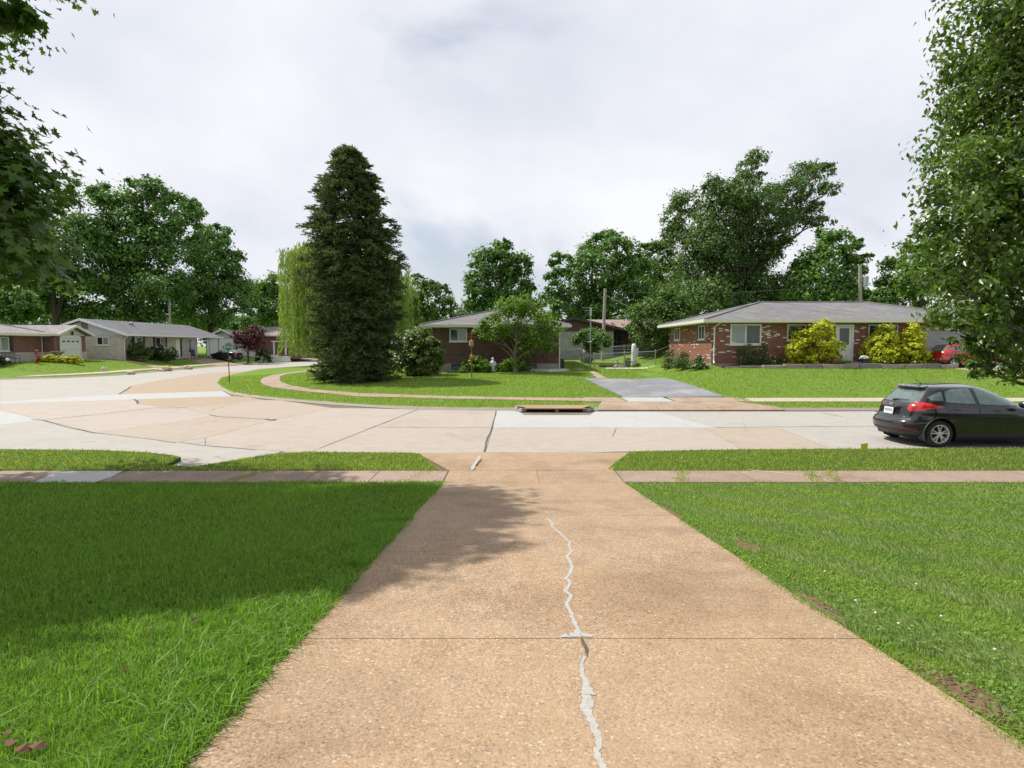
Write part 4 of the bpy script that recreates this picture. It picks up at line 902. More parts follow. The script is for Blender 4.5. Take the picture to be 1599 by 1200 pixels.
# pear tree at the right edge: glossy oval leaves
def pear():
    rs = np.random.default_rng(78); bx, by = 10.9, 9.0; z0 = float(zn(bx, by))
    t = thing('pear_tree', 'tall dense pear tree with glossy leaves at the right edge of the picture', 'tree', (bx, by, z0))
    B = lambda x, y, z, r, rz=None: ((x, y, z), (r, r, rz or r*.95))
    px = [(1560, 40, 90), (1530, 120, 75), (1600, 150, 90), (1520, 215, 75), (1500, 300, 60), (1540, 290, 95), (1620, 280, 110), (1495, 370, 65), (1560, 380, 100), (1485, 430, 58), (1540, 455, 85), (1620, 420, 100), (1530, 510, 58), (1580, 520, 65), (1640, 520, 80), (1500, 480, 48), (1600, 565, 34), (1650, 570, 50), (1555, 548, 40), (1515, 555, 26), (1535, 580, 24), (1575, 590, 22), (1500, 525, 26), (1700, 200, 150), (1720, 400, 150), (1660, 60, 110), (1600, -80, 100), (1680, -180, 120), (1760, -60, 160), (1640, -260, 90)]
    bl = []
    for i, (u, v, r) in enumerate(px):
        y = by+rs.uniform(-1.6, 1.4); c = P(u, v, y); rr = r*y/FPX; bl.append((tuple(c), (rr, rr*1.1, rr*.95)))
    for q in [(12.5, 8.0, 6, 1.8), (12.8, 10, 7, 2.0), (11.5, 10.6, 5, 1.7), (11.8, 7.4, 4.6, 1.5)]: bl.append(B(*q))
    mb = MB(); limbs(mb, (bx, by, z0), bl, rs, .17, .12); mb.build('trunk', BARK, t, smooth=True)
    pos, nor = crown_cloud(bl, 92000, rs, clump=.34, shell=(.3, .98), up=.5, rnd=.7, clumps_per=40, flat=.85)
    leaf_object('crown', pos, nor, .105, OVAL, leafmat('pear_leaves', (.060, .125, .020), (.150, .235, .042), .36, .32, .5, (.65, 1.3), .5), t, rs, droop=.3)
pear()
# ================================================================== HOUSES
BR_RED = brick('red_brick', (.165, .042, .026), (.30, .090, .05), (.30, .19, .15))
BR_DARK = brick('dark_red_brick', (.055, .022, .021), (.165, .068, .052), (.17, .14, .12))
BR_TAN = brick('pale_painted_brick', (.52, .49, .42), (.58, .55, .47), (.47, .44, .38))
BR_GREY = brick('grey_block', (.30, .295, .27), (.345, .335, .31), (.24, .235, .22), .4, .19)
BR_FAR = brick('far_brick', (.20, .075, .055), (.25, .10, .075), (.26, .20, .17))
SH_GREY = shingle('grey_shingles', (.195, .19, .195)); SH_DARK = shingle('dark_grey_shingles', (.15, .15, .165)); SH_PINK = shingle('pinkish_shingles', (.34, .24, .215)); SH_TAN = shingle('tan_shingles', (.30, .245, .215))
FOUND = concrete('foundation_concrete', (.33, .31, .28), (.25, .23, .2), .5)
FACES = {'-y': (Vector((1, 0, 0)), Vector((0, -1, 0))), '+x': (Vector((0, 1, 0)), Vector((1, 0, 0))), '-x': (Vector((0, -1, 0)), Vector((-1, 0, 0))), '+y': (Vector((-1, 0, 0)), Vector((0, 1, 0)))}
class Wall:
    """a frame on a wall plane: a = metres along the wall (world x or y), z = height, o = metres out of the wall"""
    def __init__(s, side, plane): s.side = side; s.plane = plane
    def box(s, mb, a0, a1, z0, z1, o0, o1):
        if s.side == '-y': mb.bx(a0, a1, s.plane-o1, s.plane-o0, z0, z1)
        elif s.side == '+x': mb.bx(s.plane+o0, s.plane+o1, a0, a1, z0, z1)
        elif s.side == '-x': mb.bx(s.plane-o1, s.plane-o0, a0, a1, z0, z1)
        return mb
    def pt(s, a, z, o):
        return (a, s.plane-o, z) if s.side == '-y' else ((s.plane+o, a, z) if s.side == '+x' else (s.plane-o, a, z))
def window(W, a0, a1, z0, z1, parent, panes=2, mats=None, frame=WHITE, fw=.06, sill=True, shutters=None, rail=False):
    mb = MB(); W.box(mb, a0, a1, z1-fw, z1, -.05, .05); W.box(mb, a0, a1, z0, z0+fw, -.05, .05)
    W.box(mb, a0, a0+fw, z0+fw, z1-fw, -.05, .05); W.box(mb, a1-fw, a1, z0+fw, z1-fw, -.05, .05)
    for i in range(1, panes):
        c = a0+(a1-a0)*i/panes; W.box(mb, c-fw*.5, c+fw*.5, z0+fw, z1-fw, -.05, .045)
    f = mb.build('window', frame, parent)
    for i in range(panes):
        p0 = a0+(a1-a0)*i/panes+fw*.5; p1 = a0+(a1-a0)*(i+1)/panes-fw*.5
        m = mats[i % len(mats)] if mats else GLASS
        W.box(MB(), p0, p1, z0+fw*.7, z1-fw*.7, .004, .016).build('pane', m, f)
        if rail: W.box(MB(), p0, p1, (z0+z1)/2-.025, (z0+z1)/2+.025, .017, .035).build('rail', frame, f)
    if sill: W.box(MB(), a0-.06, a1+.06, z0-.07, z0-.004, -.02, .09).build('sill', frame, f)
    if shutters:
        for q in ((a0-.40, a0-.03), (a1+.03, a1+.40)):
            s_ = MB(); W.box(s_, q[0], q[1], z0-.03, z1+.03, .004, .03)
            for j in range(12): W.box(s_, q[0]+.04, q[1]-.04, z0+.05+(z1-z0-.1)*j/12, z0+.05+(z1-z0-.1)*j/12+.05, .031, .042)
            s_.build('shutter', shutters, parent)
    return f
def hip_roof(parent, x0, x1, y0, y1, ze, zr, mat, along='x', ra=None, rb=None, fascia=WHITE, th=.16, soffit=WHITE):
    """hip roof over the eave rectangle; ra, rb = ridge ends along the long axis"""
    if along == 'x':
        h = (y1-y0)/2; ra = x0+h if ra is None else ra; rb = x1-h if rb is None else rb; A, B_ = (ra, (y0+y1)/2, zr), (rb, (y0+y1)/2, zr)
        fs = [(0, 1, 5, 4), (1, 2, 5), (2, 3, 4, 5), (3, 0, 4)]
    else:
        h = (x1-x0)/2; ra = y0+h if ra is None else ra; rb = y1-h if rb is None else rb; A, B_ = ((x0+x1)/2, ra, zr), ((x0+x1)/2, rb, zr)
        fs = [(0, 1, 4), (1, 2, 5, 4), (2, 3, 5), (3, 0, 4, 5)]
    vs = [(x0, y0, ze), (x1, y0, ze), (x1, y1, ze), (x0, y1, ze), A, B_]
    mb = MB(); mb.add(vs, fs); r_ = mb.build('roof', mat, parent)
    cap = MB(); e = .05
    for p, q in ([(vs[0], A), (vs[3], A), (A, B_), (vs[1], B_), (vs[2], B_)] if along == 'x' else [(vs[0], A), (vs[1], A), (A, B_), (vs[2], B_), (vs[3], B_)]):
        cap.tube([Vector(p)+Vector((0, 0, .012)), Vector(q)+Vector((0, 0, .012))], .07, 6)
    cap.build('ridge_cap', mat, r_)
    g = MB(); t = .09
    g.bx(x0-t, x1+t, y0-t, y0-.004, ze-th, ze+.01); g.bx(x0-t, x1+t, y1+.004, y1+t, ze-th, ze+.01); g.bx(x0-t, x0-.004, y0, y1, ze-th, ze+.01); g.bx(x1+.004, x1+t, y0, y1, ze-th, ze+.01)
    g.build('gutter', fascia, parent)
    MB().bx(x0, x1, y0, y1, ze-th-.02, ze-th+.02).build('soffit', soffit, parent)
    return r_
def gable_roof(parent, x0, x1, y0, y1, ze, zr, mat, along='y', th=.14, fascia=WHITE, name='roof'):
    mb = MB(); r_ = None
    if along == 'y':
        xm = (x0+x1)/2
        for s_ in (0, 1):
            xe = x0 if s_ == 0 else x1
            mb.add([(xe, y0, ze), (xe, y1, ze), (xm, y1, zr), (xm, y0, zr), (xe, y0, ze-th), (xe, y1, ze-th), (xm, y1, zr-th), (xm, y0, zr-th)], [(0, 1, 2, 3), (4, 7, 6, 5), (0, 4, 5, 1)])
        r_ = mb.build(name, mat, parent)
        for y in (y0-.03, y1+.03):
            for xe in (x0, x1): MB().add([(xe, y-.03, ze+.01), (xm, y-.03, zr+.012), (xm, y-.03, zr-.2), (xe, y-.03, ze-.2), (xe, y+.03, ze+.01), (xm, y+.03, zr+.012), (xm, y+.03, zr-.2), (xe, y+.03, ze-.2)], [(0, 1, 2, 3), (4, 7, 6, 5), (0, 4, 5, 1), (3, 2, 6, 7), (0, 3, 7, 4), (1, 5, 6, 2)]).build('fascia', fascia, parent)
        for xe, o in ((x0, -.07), (x1, .07)): MB().box((xe+o, (y0+y1)/2, ze-.07), (.12, y1-y0, .16)).build('gutter', fascia, parent)
    else:
        ym = (y0+y1)/2
        for s_ in (0, 1):
            ye = y0 if s_ == 0 else y1
            mb.add([(x0, ye, ze), (x1, ye, ze), (x1, ym, zr), (x0, ym, zr), (x0, ye, ze-th), (x1, ye, ze-th), (x1, ym, zr-th), (x0, ym, zr-th)], [(0, 1, 2, 3), (4, 7, 6, 5), (0, 4, 5, 1)])
        r_ = mb.build(name, mat, parent)
        for x in (x0-.03, x1+.03):
            for ye in (y0, y1): MB().add([(x-.03, ye, ze+.01), (x-.03, ym, zr+.012), (x-.03, ym, zr-.2), (x-.03, ye, ze-.2), (x+.03, ye, ze+.01), (x+.03, ym, zr+.012), (x+.03, ym, zr-.2), (x+.03, ye, ze-.2)], [(0, 1, 2, 3), (4, 7, 6, 5), (0, 4, 5, 1), (3, 2, 6, 7), (0, 3, 7, 4), (1, 5, 6, 2)]).build('fascia', fascia, parent)
        for ye, o in ((y0, -.07), (y1, .07)): MB().box(((x0+x1)/2, ye+o, ze-.07), (x1-x0, .12, .16)).build('gutter', fascia, parent)
    return r_
def downspout(pts, parent, mat=WHITE):
    MB().tube(pts, .045, 8).build('downspout', mat, parent)

# ---- red brick house with scattered white bricks
hx0, hx1, hy0, hy1 = 11.96, 24.75, 34.6, 43.9
hr = thing('brick_house', 'red brick ranch house with scattered white bricks and a grey hip roof', 'house', (18, 34.6, 1.1))
MB().bx(hx0, hx1, hy0, hy1, 1.35, 3.76).build('wall', BR_RED, hr); MB().bx(hx0-.03, hx1, hy0-.03, hy1, .3, 1.345).build('foundation', FOUND, hr)
hip_roof(hr, 11.3, 29.1, 33.94, 44.6, 3.93, 5.32, SH_GREY, 'x', 16.8, 23.8, CREAM, .17, CREAM)
MB().bx(hx1+.004, 28.6, 35.3, 43.8, .3, 3.74).build('garage_wall', BR_RED, hr)
Wf, Ws = Wall('-y', hy0), Wall('-x', hx0)
window(Wf, 13.05, 14.9, 2.46, 3.68, hr, 2, [GLASSL, glassmat('screened_glass', (.085, .09, .085), .3)], fw=.085)
window(Wf, 16.45, 18.65, 2.72, 3.66, hr, 2, [GLASS], fw=.06); window(Wf, 21.3, 23.05, 2.85, 3.66, hr, 2, [GLASS], fw=.06)
for a0, a1 in ((35.85, 37.0), (41.2, 42.4)): window(Ws, a0, a1, 2.78, 3.66, hr, 2, [GLASS], fw=.07)
d = MB(); Wf.box(d, 19.32, 19.44, 1.45, 3.66, -.02, .06); Wf.box(d, 20.30, 20.42, 1.45, 3.66, -.02, .06); Wf.box(d, 19.44, 20.30, 3.56, 3.66, -.02, .06)
dr = d.build('door_frame', WHITE, hr)
d = MB(); Wf.box(d, 19.45, 20.29, 1.48, 2.35, .004, .035); Wf.box(d, 19.45, 19.58, 2.35, 3.55, .004, .035); Wf.box(d, 20.16, 20.29, 2.35, 3.55, .004, .035); Wf.box(d, 19.58, 20.16, 3.44, 3.55, .004, .035); Wf.box(d, 19.58, 20.16, 2.35, 2.45, .004, .035)
sdoor = d.build('storm_door', WHITE, hr)
Wf.box(MB(), 19.58, 20.16, 2.45, 3.44, .004, .014).build('pane', glassmat('screened_glass', (.085, .09, .085), .3), sdoor)
Wf.box(MB(), 19.62, 20.12, 1.6, 2.25, .036, .046).build('panel', WHITE, sdoor); Wf.box(MB(), 19.50, 19.55, 2.38, 2.52, .036, .08).build('handle', BLACKM, sdoor)
Wf.box(MB(), 19.0, 20.9, 1.1, 1.44, .001, 1.1).build('step', FOUND, hr)
lm = MB(); lm.lathe((19.05, hy0-.12, 3.42), [(.03, 0), (.09, .06), (.09, .22), (.12, .24), (.02, .33)], 8); lm.build('porch_lamp', BLACKM, hr)
GAR = siding('grey_garage_door', (.46, .48, .52), .5)
Wg = Wall('-y', 35.3); Wg.box(MB(), 24.95, 28.2, 1.12, 3.35, .004, .05).build('garage_door', GAR, hr)
g = MB(); Wg.box(g, 24.83, 24.95, 1.12, 3.5, .004, .07); Wg.box(g, 24.95, 28.3, 3.35, 3.5, .004, .07); g.build('garage_frame', WHITE, hr)
downspout([(12.25, 33.88, 3.80), (12.22, 34.2, 3.66), (12.08, 34.52, 3.52), (12.08, 34.53, 1.5), (12.02, 34.3, 1.35)], hr)
WBR = plain('white_glazed_brick', (.66, .64, .60), .6, var=.1)
wf = [(760, 425), (845, 425), (850, 455), (915, 440), (935, 452), (890, 390), (755, 495), (750, 585), (865, 585), (930, 630), (765, 680), (745, 690), (840, 720), (880, 720), (950, 708), (1015, 722), (765, 750), (1015, 783), (945, 527), (1390, 410), (1440, 400), (1350, 440), (1385, 470), (1450, 458), (1520, 472), (1440, 490), (1420, 502), (1450, 517), (1515, 530), (1560, 505), (1540, 518), (1450, 545), (1350, 530), (1385, 592), (1410, 605), (1575, 652), (1375, 650), (1000, 600)]
wf = [(1020+a/8, 460+b/8) for a, b in wf]+[(1200+a/8, 460+b/8) for a, b in [(80, 470), (120, 500), (80, 530), (205, 533), (1200, 407), (1175, 422), (1085, 450), (1110, 467), (1190, 523), (1055, 580), (1120, 567), (1100, 610), (1040, 745), (1050, 760)]]
ws = [(1020+a/8, 460+b/8) for a, b in [(245, 455), (235, 490), (258, 505), (205, 510), (345, 475), (385, 455), (400, 440), (425, 437), (478, 460), (520, 490), (515, 480), (335, 520), (395, 570), (320, 600), (455, 605), (520, 590), (340, 630), (365, 640), (490, 632), (520, 632), (550, 630), (570, 620), (520, 660), (220, 650), (250, 672), (325, 687), (470, 712), (680, 748), (700, 770), (690, 800), (715, 790), (655, 845), (650, 480), (690, 487), (660, 500), (685, 515), (670, 527), (705, 555), (625, 570), (590, 575), (205, 580), (680, 387), (545, 790), (610, 810)]]
bme = None
def white_brick(loc, rot):
    global bme
    if bme is None:
        mb = MB(); mb.box((0, 0, 0), (.235, .03, .068)); o = mb.build('brick', WBR, hr, world_coords=False); bme = o.data
    else:
        o = bpy.data.objects.new('brick', bme); COL.objects.link(o); o.parent = hr
    o.location = Vector(loc)-hr.location; o.rotation_euler = (0, 0, rot)
rowz = lambda z: 1.35+.068*(math.floor((z-1.35)/.068)+.5)
for u, v in wf:
    p = P(u, v, hy0); white_brick((p.x, hy0-.002, rowz(p.z)), 0)
for u, v in ws:
    p = PX(u, v, hx0)
    if p.z < 3.72: white_brick((hx0-.002, p.y, rowz(p.z)), R(90))
# planting bed edging
EDG = [plain('edging_stone_a', (.30, .25, .21), .9, var=.25, bump=.5), plain('edging_stone_b', (.22, .20, .19), .9, var=.25, bump=.5), plain('edging_stone_c', (.36, .30, .25), .9, var=.25, bump=.5)]
bed = thing('planting_bed_edging', 'low stone edging along the bed in front of the red brick house', 'garden edging', (18, 33, 1.1))
x = 12.2; i = 0
while x < 25.4:
    l = random.uniform(.75, 1.5); y = 33.0+(.9*max(0, 14.5-x)/3)*.3; zt = 1.16+.20*min(1, max(0.15, (x-12)/4))
    MB().bx(x, min(25.5, x+l)-.03, y-.16+random.uniform(-.02, .02), y+.1, .6, zt+random.uniform(-.03, .03)).build('edging_block', EDG[i % 3], bed, bevel=.02); x += l; i += 1
MULCH = plain('mulch', (.07, .045, .03), .95, var=.4, scale=20, bump=.8)
mu = patch('planting_bed', [(12.1, 33.1), (25.4, 33.05), (25.4, 34.6), (12.1, 34.6)], MULCH, fr(12.5, 25, 1), [33.8], lambda x, y: np.full(len(x), 1.26), .0, .5); tag(mu, kind='structure')

# ---- dark brick house in the middle
hm = thing('dark_brick_house', 'dark red brick house with a grey hip roof and basement windows, seen from its end', 'house', (-1.1, 39, .76))
MB().bx(-5.4, 3.15, 39, 52, 1.2, 3.62).build('wall', BR_DARK, hm); MB().bx(-5.43, 3.18, 38.97, 52, .2, 1.195).build('foundation', FOUND, hm)
hip_roof(hm, -6.05, 3.85, 38.3, 52.7, 3.78, 5.05, SH_GREY, 'y', None, None, CREAM, .16, CREAM)
Wm = Wall('-y', 39)
window(Wm, -4.2, -3.02, 2.68, 3.55, hm, 2, [GLASS, GLASSL], fw=.07)
Wb = Wall('-y', 38.97)
for a0, a1 in ((-4.1, -3.4), (1.0, 1.68)): window(Wb, a0, a1, .82, 1.17, hm, 1, [GLASS], frame=BLACKM, fw=.03, sill=False)
downspout([(3.8, 38.35, 3.65), (3.5, 38.8, 3.45), (3.2, 38.93, 3.3), (3.2, 38.93, .8)], hm, CREAM)

# ---- house with the brown gable behind the fence
BROWN = siding('brown_gable_siding', (.085, .040, .034), .2); BROWNM = plain('brown_trim', (.055, .028, .024), .6)
hn = thing('gabled_house', 'low house with a brown gable and pale block wall behind the chain link fence', 'house', (6, 56, 1.1))
MB().bx(1.7, 9.83, 56, 66, .6, 3.76).build('wall', BR_GREY, hn)
mb = MB(); mb.add([(1.7, 55.98, 3.765), (9.83, 55.98, 3.765), (10.3, 55.98, 4.02), (6.0, 55.98, 5.02), (1.6, 55.98, 4.02), (1.7, 56.3, 3.765), (9.83, 56.3, 3.765), (10.3, 56.3, 4.02), (6.0, 56.3, 5.02), (1.6, 56.3, 4.02)], [(0, 1, 2, 3, 4), (5, 9, 8, 7, 6), (0, 5, 6, 1)]); mb.build('gable', BROWN, hn)
gable_roof(hn, 1.0, 11.0, 55.5, 62, 4.0, 5.12, SH_PINK, 'y', fascia=BROWNM)
gable_roof(hn, 6.2, 16.5, 57.2, 66, 4.0, 5.16, SH_PINK, 'x', fascia=BROWNM, name='wing_roof')
MB().bx(9.84, 16, 59.2, 66, .6, 3.98).build('porch_wall', BROWNM, hn); window(Wall('-y', 59.2), 10.15, 11.3, 2.1, 3.5, hn, 2, [GLASS], frame=plain('dark_frame', (.12, .10, .09), .6), rail=True)
MB().bx(9.84, 16, 56.2, 59.2, .7, 1.45).build('porch_floor', FOUND, hn); MB().bx(12.6, 12.75, 56.3, 56.45, 1.45, 3.95).build('porch_post', BROWNM, hn)
rail = MB()
for z in (1.75, 2.0, 2.25): rail.bx(9.9, 12.6, 56.25, 56.31, z, z+.05)
rail.build('porch_rail', plain('pale_rail', (.36, .34, .31), .7), hn)
# dark figure-of-eight marks on the wing roof
EIGHT = plain('dark_roof_mark', (.03, .025, .025), .8)
slope = (5.16-4.0)/4.4
for cx, s_ in ((9.72, 1), (10.32, 1)):
    mb = MB()
    for off, r_ in ((.19, .16), (-.19, .20)):
        pts = []
        for k in range(13):
            a = 2*math.pi*k/12; px_ = cx+math.cos(a)*r_*.95; up = math.sin(a)*r_*1.0+off
            yy = 59.0+up*2.6; pts.append((px_, yy, 4.0+(yy-57.2)*slope+.03))
        mb.tube(pts, .035, 5, cap=False)
    mb.build('roof_mark', EIGHT, hn)

# ---- red brick house with the single garage, far left
ha = thing('garage_house', 'red and pale brick house with black shutters and a white single garage', 'house', (-41.5, 47, .95))
def two_tone(x0, x1, y0, y1, nm):
    MB().bx(x0-.06, x1+.06, y0-.06, y1+.06, .3, 1.83).build('lower_'+nm, BR_TAN, ha); MB().bx(x0, x1, y0, y1, 1.832, 3.30).build(nm, BR_FAR, ha)
two_tone(-50, -41.6, 38.5, 51.2, 'wall'); two_tone(-50, -40.6, 51.22, 55.0, 'garage_wall')
hip_roof(ha, -51, -40.9, 37.8, 51.9, 3.42, 4.72, shingle('warm_grey_shingles', (.27, .245, .245)), 'y', None, 48.5, CREAM, .18, CREAM)
gable_roof(ha, -48, -40.0, 50.9, 55.4, 3.42, 4.28, MATS['warm_grey_shingles'], 'x', fascia=CREAM, name='garage_roof')
mb = MB(); mb.add([(-40.55, 51.2, 3.302), (-40.55, 55.0, 3.302), (-40.55, 53.15, 4.12), (-40.8, 51.2, 3.302), (-40.8, 55.0, 3.302), (-40.8, 53.15, 4.12)], [(0, 1, 2), (3, 5, 4)]); mb.build('gable', CREAM, ha)
Wx = Wall('+x', -41.6); window(Wx, 46.2, 47.75, 1.95, 3.12, ha, 2, [GLASSL], fw=.08, shutters=BLACKM)
window(Wx, 41.5, 43.0, 1.95, 3.12, ha, 2, [GLASSL], fw=.08, shutters=BLACKM)
Wx = Wall('+x', -40.6)
fr_ = MB(); Wx.box(fr_, 51.75, 51.87, .95, 3.2, .065, .13); Wx.box(fr_, 54.18, 54.3, .95, 3.2, .065, .13); Wx.box(fr_, 51.87, 54.18, 3.05, 3.3, .065, .13); fr_.build('garage_frame', WHITE, ha)
gd = thing('garage_door', None, None); gd.parent = ha; gd.location = (0, 0, 0)
for k in range(4): Wx.box(MB(), 51.88, 54.17, .98+k*.515, .98+k*.515+.505, .065, .10).build('panel', WHITE, gd)
for k in range(4): Wx.box(MB(), 52.05+k*.55, 52.38+k*.55, 2.70, 2.86, .101, .112).build('pane', GLASS, gd)
em = MB(); em.lathe((-40.42, 53.2, 3.36), [(.02, 0), (.13, .06), (.05, .16), (.10, .24), (.03, .32), (.01, .40)], 8); em.build('carriage_lamp', BLACKM, ha)
downspout([(-41.5, 51.0, 3.3), (-41.5, 51.0, 1.0)], ha, CREAM)

# ---- long pale house with grey gable
hb = thing('long_house', 'long pale brick house with a blue grey gable and dark shutters', 'house', (-41, 58, .95))
MB().bx(-46.6, -39.0, 58, 71.6, .3, 3.48).build('wall', BR_TAN, hb)
GS = siding('blue_grey_gable_siding', (.55, .59, .66), .22)
mb = MB(); mb.add([(-46.9, 57.97, 3.484), (-38.7, 57.97, 3.484), (-42.8, 57.97, 4.95), (-46.9, 58.3, 3.484), (-38.7, 58.3, 3.484), (-42.8, 58.3, 4.95)], [(0, 1, 2), (3, 5, 4), (0, 3, 4, 1)]); mb.build('gable', GS, hb)
Wall('-y', 57.97).box(MB(), -43.1, -42.45, 4.05, 4.75, .004, .05).build('louvre', plain('grey_louvre', (.17, .17, .16), .7), hb)
gable_roof(hb, -47.5, -38.1, 57.3, 76.2, 3.52, 5.08, SH_DARK, 'y')
W1 = Wall('-y', 58); window(W1, -41.65, -40.45, 2.45, 3.28, hb, 2, [GLASS, GLASSL], fw=.07)
W1.box(MB(), -41.2, -40.4, .8, 1.02, .004, .04).build('crawl_vent', DARK, hb)
W2 = Wall('+x', -39.0); SHB = plain('dark_brown_shutter', (.035, .022, .02), .6)
window(W2, 59.7, 61.0, 2.2, 3.3, hb, 2, [GLASSL], shutters=SHB); window(W2, 63.2, 64.9, 2.2, 3.3, hb, 2, [GLASS, GLASSL], shutters=SHB); window(W2, 69.5, 71.0, 1.45, 3.3, hb, 2, [GLASS, GLASSL], fw=.08)
W2.box(MB(), 66.9, 67.8, 1.1, 3.2, .004, .05).build('door', WHITE, hb); W2.box(MB(), 67.85, 68.15, 1.1, 3.2, .004, .06).build('door_frame', DARK, hb)
lm = MB(); lm.lathe((-38.85, 68.5, 3.0), [(.05, 0), (.09, .08), (.09, .2), (.03, .28)], 8); lm.build('porch_lamp', plain('frosted_lamp', (.8, .75, .6), .4), hb)
MB().bx(-46.6, -43, 71.62, 76, .3, 3.45).build('carport_wall', WHITE, hb)
for y in (73.6, 75.9): MB().bx(-38.6, -38.45, y-.06, y+.06, .8, 3.42).build('carport_post', WHITE, hb)
downspout([(-38.1, 57.5, 3.4), (-38.7, 57.9, 3.2), (-38.85, 57.9, 3.0), (-38.85, 57.9, .9)], hb)
for i, (x, y) in enumerate([(-44, 62), (-43.5, 70)]): MB().tube([(x, y, 4.6), (x, y, 5.25)], .06, 8).build('vent_pipe', WHITE, hb)
mb = MB(); mb.lathe((-41.4, 63.0, 4.55), [(.18, 0), (.18, .2), (.28, .22), (.26, .36), (.05, .42)], 12); mb.build('roof_vent', STEEL, hb)

# ---- small white gabled building and far red brick house up the side street
hc = thing('white_garage', 'small white gabled garage at the end of the carport drive', 'garage', (-41.5, 84, 1.0))
MB().bx(-44.4, -39.4, 84, 90, .4, 3.35).build('wall', WHITE, hc)
mb = MB(); mb.add([(-44.6, 83.97, 3.354), (-39.2, 83.97, 3.354), (-41.9, 83.97, 4.55), (-44.6, 84.2, 3.354), (-39.2, 84.2, 3.354), (-41.9, 84.2, 4.55)], [(0, 1, 2), (3, 5, 4)]); mb.build('gable', siding('cream_siding', (.55, .55, .50), .2), hc)
gable_roof(hc, -45.2, -38.6, 83.4, 90.5, 3.35, 4.75, SH_TAN, 'y')
mb = MB(); mb.lathe((-41.2, 84.0, 1.4), [(.55, 0), (.55, 1.0), (.4, 1.3), (.05, 1.45)], 10, 1, .12); mb.build('arched_door', plain('grey_arch_door', (.30, .30, .30), .6), hc)
hd = thing('far_brick_house', 'far red brick house with a tan hip roof beyond the side street', 'house', (-38, 86, 1.1))
MB().bx(-41.0, -32.4, 86, 96, .4, 3.9).build('wall', brick('far_red_brick', (.17, .06, .05), (.22, .085, .065), (.24, .16, .14)), hd)
hip_roof(hd, -42.2, -31.4, 85.3, 96.8, 3.98, 5.3, SH_TAN, 'x', -38.2, -36.0, CREAM, .18, CREAM)
Wd = Wall('-y', 86); window(Wd, -34.3, -32.9, 2.3, 3.7, hd, 2, [GLASS, GLASSL], fw=.09, rail=True); window(Wd, -40.2, -38.6, 2.3, 3.6, hd, 2, [GLASS], fw=.08)
po = MB(); 
for x in (-34.9, -33.2): po.bx(x-.09, x+.09, 84.6, 84.78, 1.0, 3.0)
po.bx(-35.2, -32.9, 84.5, 84.9, 2.95, 3.1); po.build('porch_arch', WHITE, hd)
# ================================================================== SHRUBS AND PLANTS
def shrub(name, label, px, D, n, leaf, mat, group=None, seed=1, tmpl=QUAD, shell=(.55, 1.0), clump=.34, up=.6, clumps=26, base_u=None, droop=0, zb=None, stems=5, cat='shrub', twig=BARK, depth=.6):
    rs = np.random.default_rng(seed); bl = pxblobs(px, D, rs, depth=depth)
    zg = Hs(bl[0][0][0], D) if zb is None else zb
    sink = min(c[2]-r[2]*.8 for c, r in bl)-zg
    if sink > 0:
        zt_ = max(c[2] for c, r in bl); bl = [((c[0], c[1], c[2]-sink*(zt_-c[2])/max(.05, zt_-min(q[0][2] for q in bl))), (r[0], r[1], r[2]+sink*.3)) for c, r in bl]
    u = sum(p[0] for p in px)/len(px) if base_u is None else base_u; x = (u-CX)/FPX*D; z = Hs(x, D) if zb is None else zb
    t = thing(name, label, cat, (x, D, z), 0, group)
    mb = MB()
    for c, r in bl[:10]: mb.tube([(x+rs.normal()*.06, D+rs.normal()*.06, z-.1), (x*.6+c[0]*.4, D*.6+c[1]*.4, z+(c[2]-z)*.55), c], [.03, .02, .008], 5, cap=False)
    mb.build('stems', twig, t)
    pos, nor = crown_cloud(bl, n, rs, clump=clump, shell=shell, up=up, clumps_per=clumps, low=-1.1)
    pos[:, 2] = np.maximum(pos[:, 2], z+.03+rs.uniform(0, .15, len(pos)))
    leaf_object('foliage', pos, nor, leaf, tmpl, mat, t, rs, droop); return t
LF_GOLD = leafmat('golden_foliage', (.40, .47, .02), (.68, .68, .055), .36, .55, 1.2, (.65, 1.2))
LF_GOLD2 = leafmat('golden_foliage_inner', (.12, .16, .012), (.36, .35, .025), .30, .55, 1.2, (.65, 1.2))
LF_BUSH = leafmat('viburnum_leaves', (0.077, 0.133, 0.025), (0.189, 0.252, 0.056), .28, .45, .8, (.6, 1.3))
LF_YEW = leafmat('yew_leaves', (0.026, 0.058, 0.019), (0.067, 0.120, 0.029), .18, .5, .8, (.65, 1.3))
LF_ROSE = leafmat('rose_leaves', (0.053, 0.112, 0.030), (0.120, 0.195, 0.060), .28, .45, 2, (.65, 1.3))
G_ = 'golden threadleaf shrubs along the red brick house'
shrub('golden_shrub', 'broad golden yellow shrub left of the white front door', [(1255, 525, 15), (1275, 515, 13), (1289, 512, 12), (1240, 542, 14), (1262, 538, 16), (1290, 530, 15), (1305, 540, 12), (1236, 556, 11), (1262, 554, 14), (1288, 548, 13), (1306, 552, 9), (1247, 560, 9), (1272, 560, 9)], 33.9, 7500, .12, LF_GOLD, G_, 51, SPRIG, clump=.36, up=.9, zb=1.26, shell=(.6, 1.05))
shrub('golden_shrub', 'pointed golden yellow shrub between the blue pot and the right window', [(1383, 515, 10), (1377, 525, 12), (1390, 527, 12), (1365, 537, 13), (1388, 538, 14), (1403, 536, 10), (1356, 550, 10), (1375, 552, 14), (1396, 552, 13), (1365, 558, 9), (1390, 560, 9)], 33.9, 6200, .12, LF_GOLD, G_, 52, SPRIG, clump=.36, up=.9, zb=1.26, shell=(.6, 1.05))
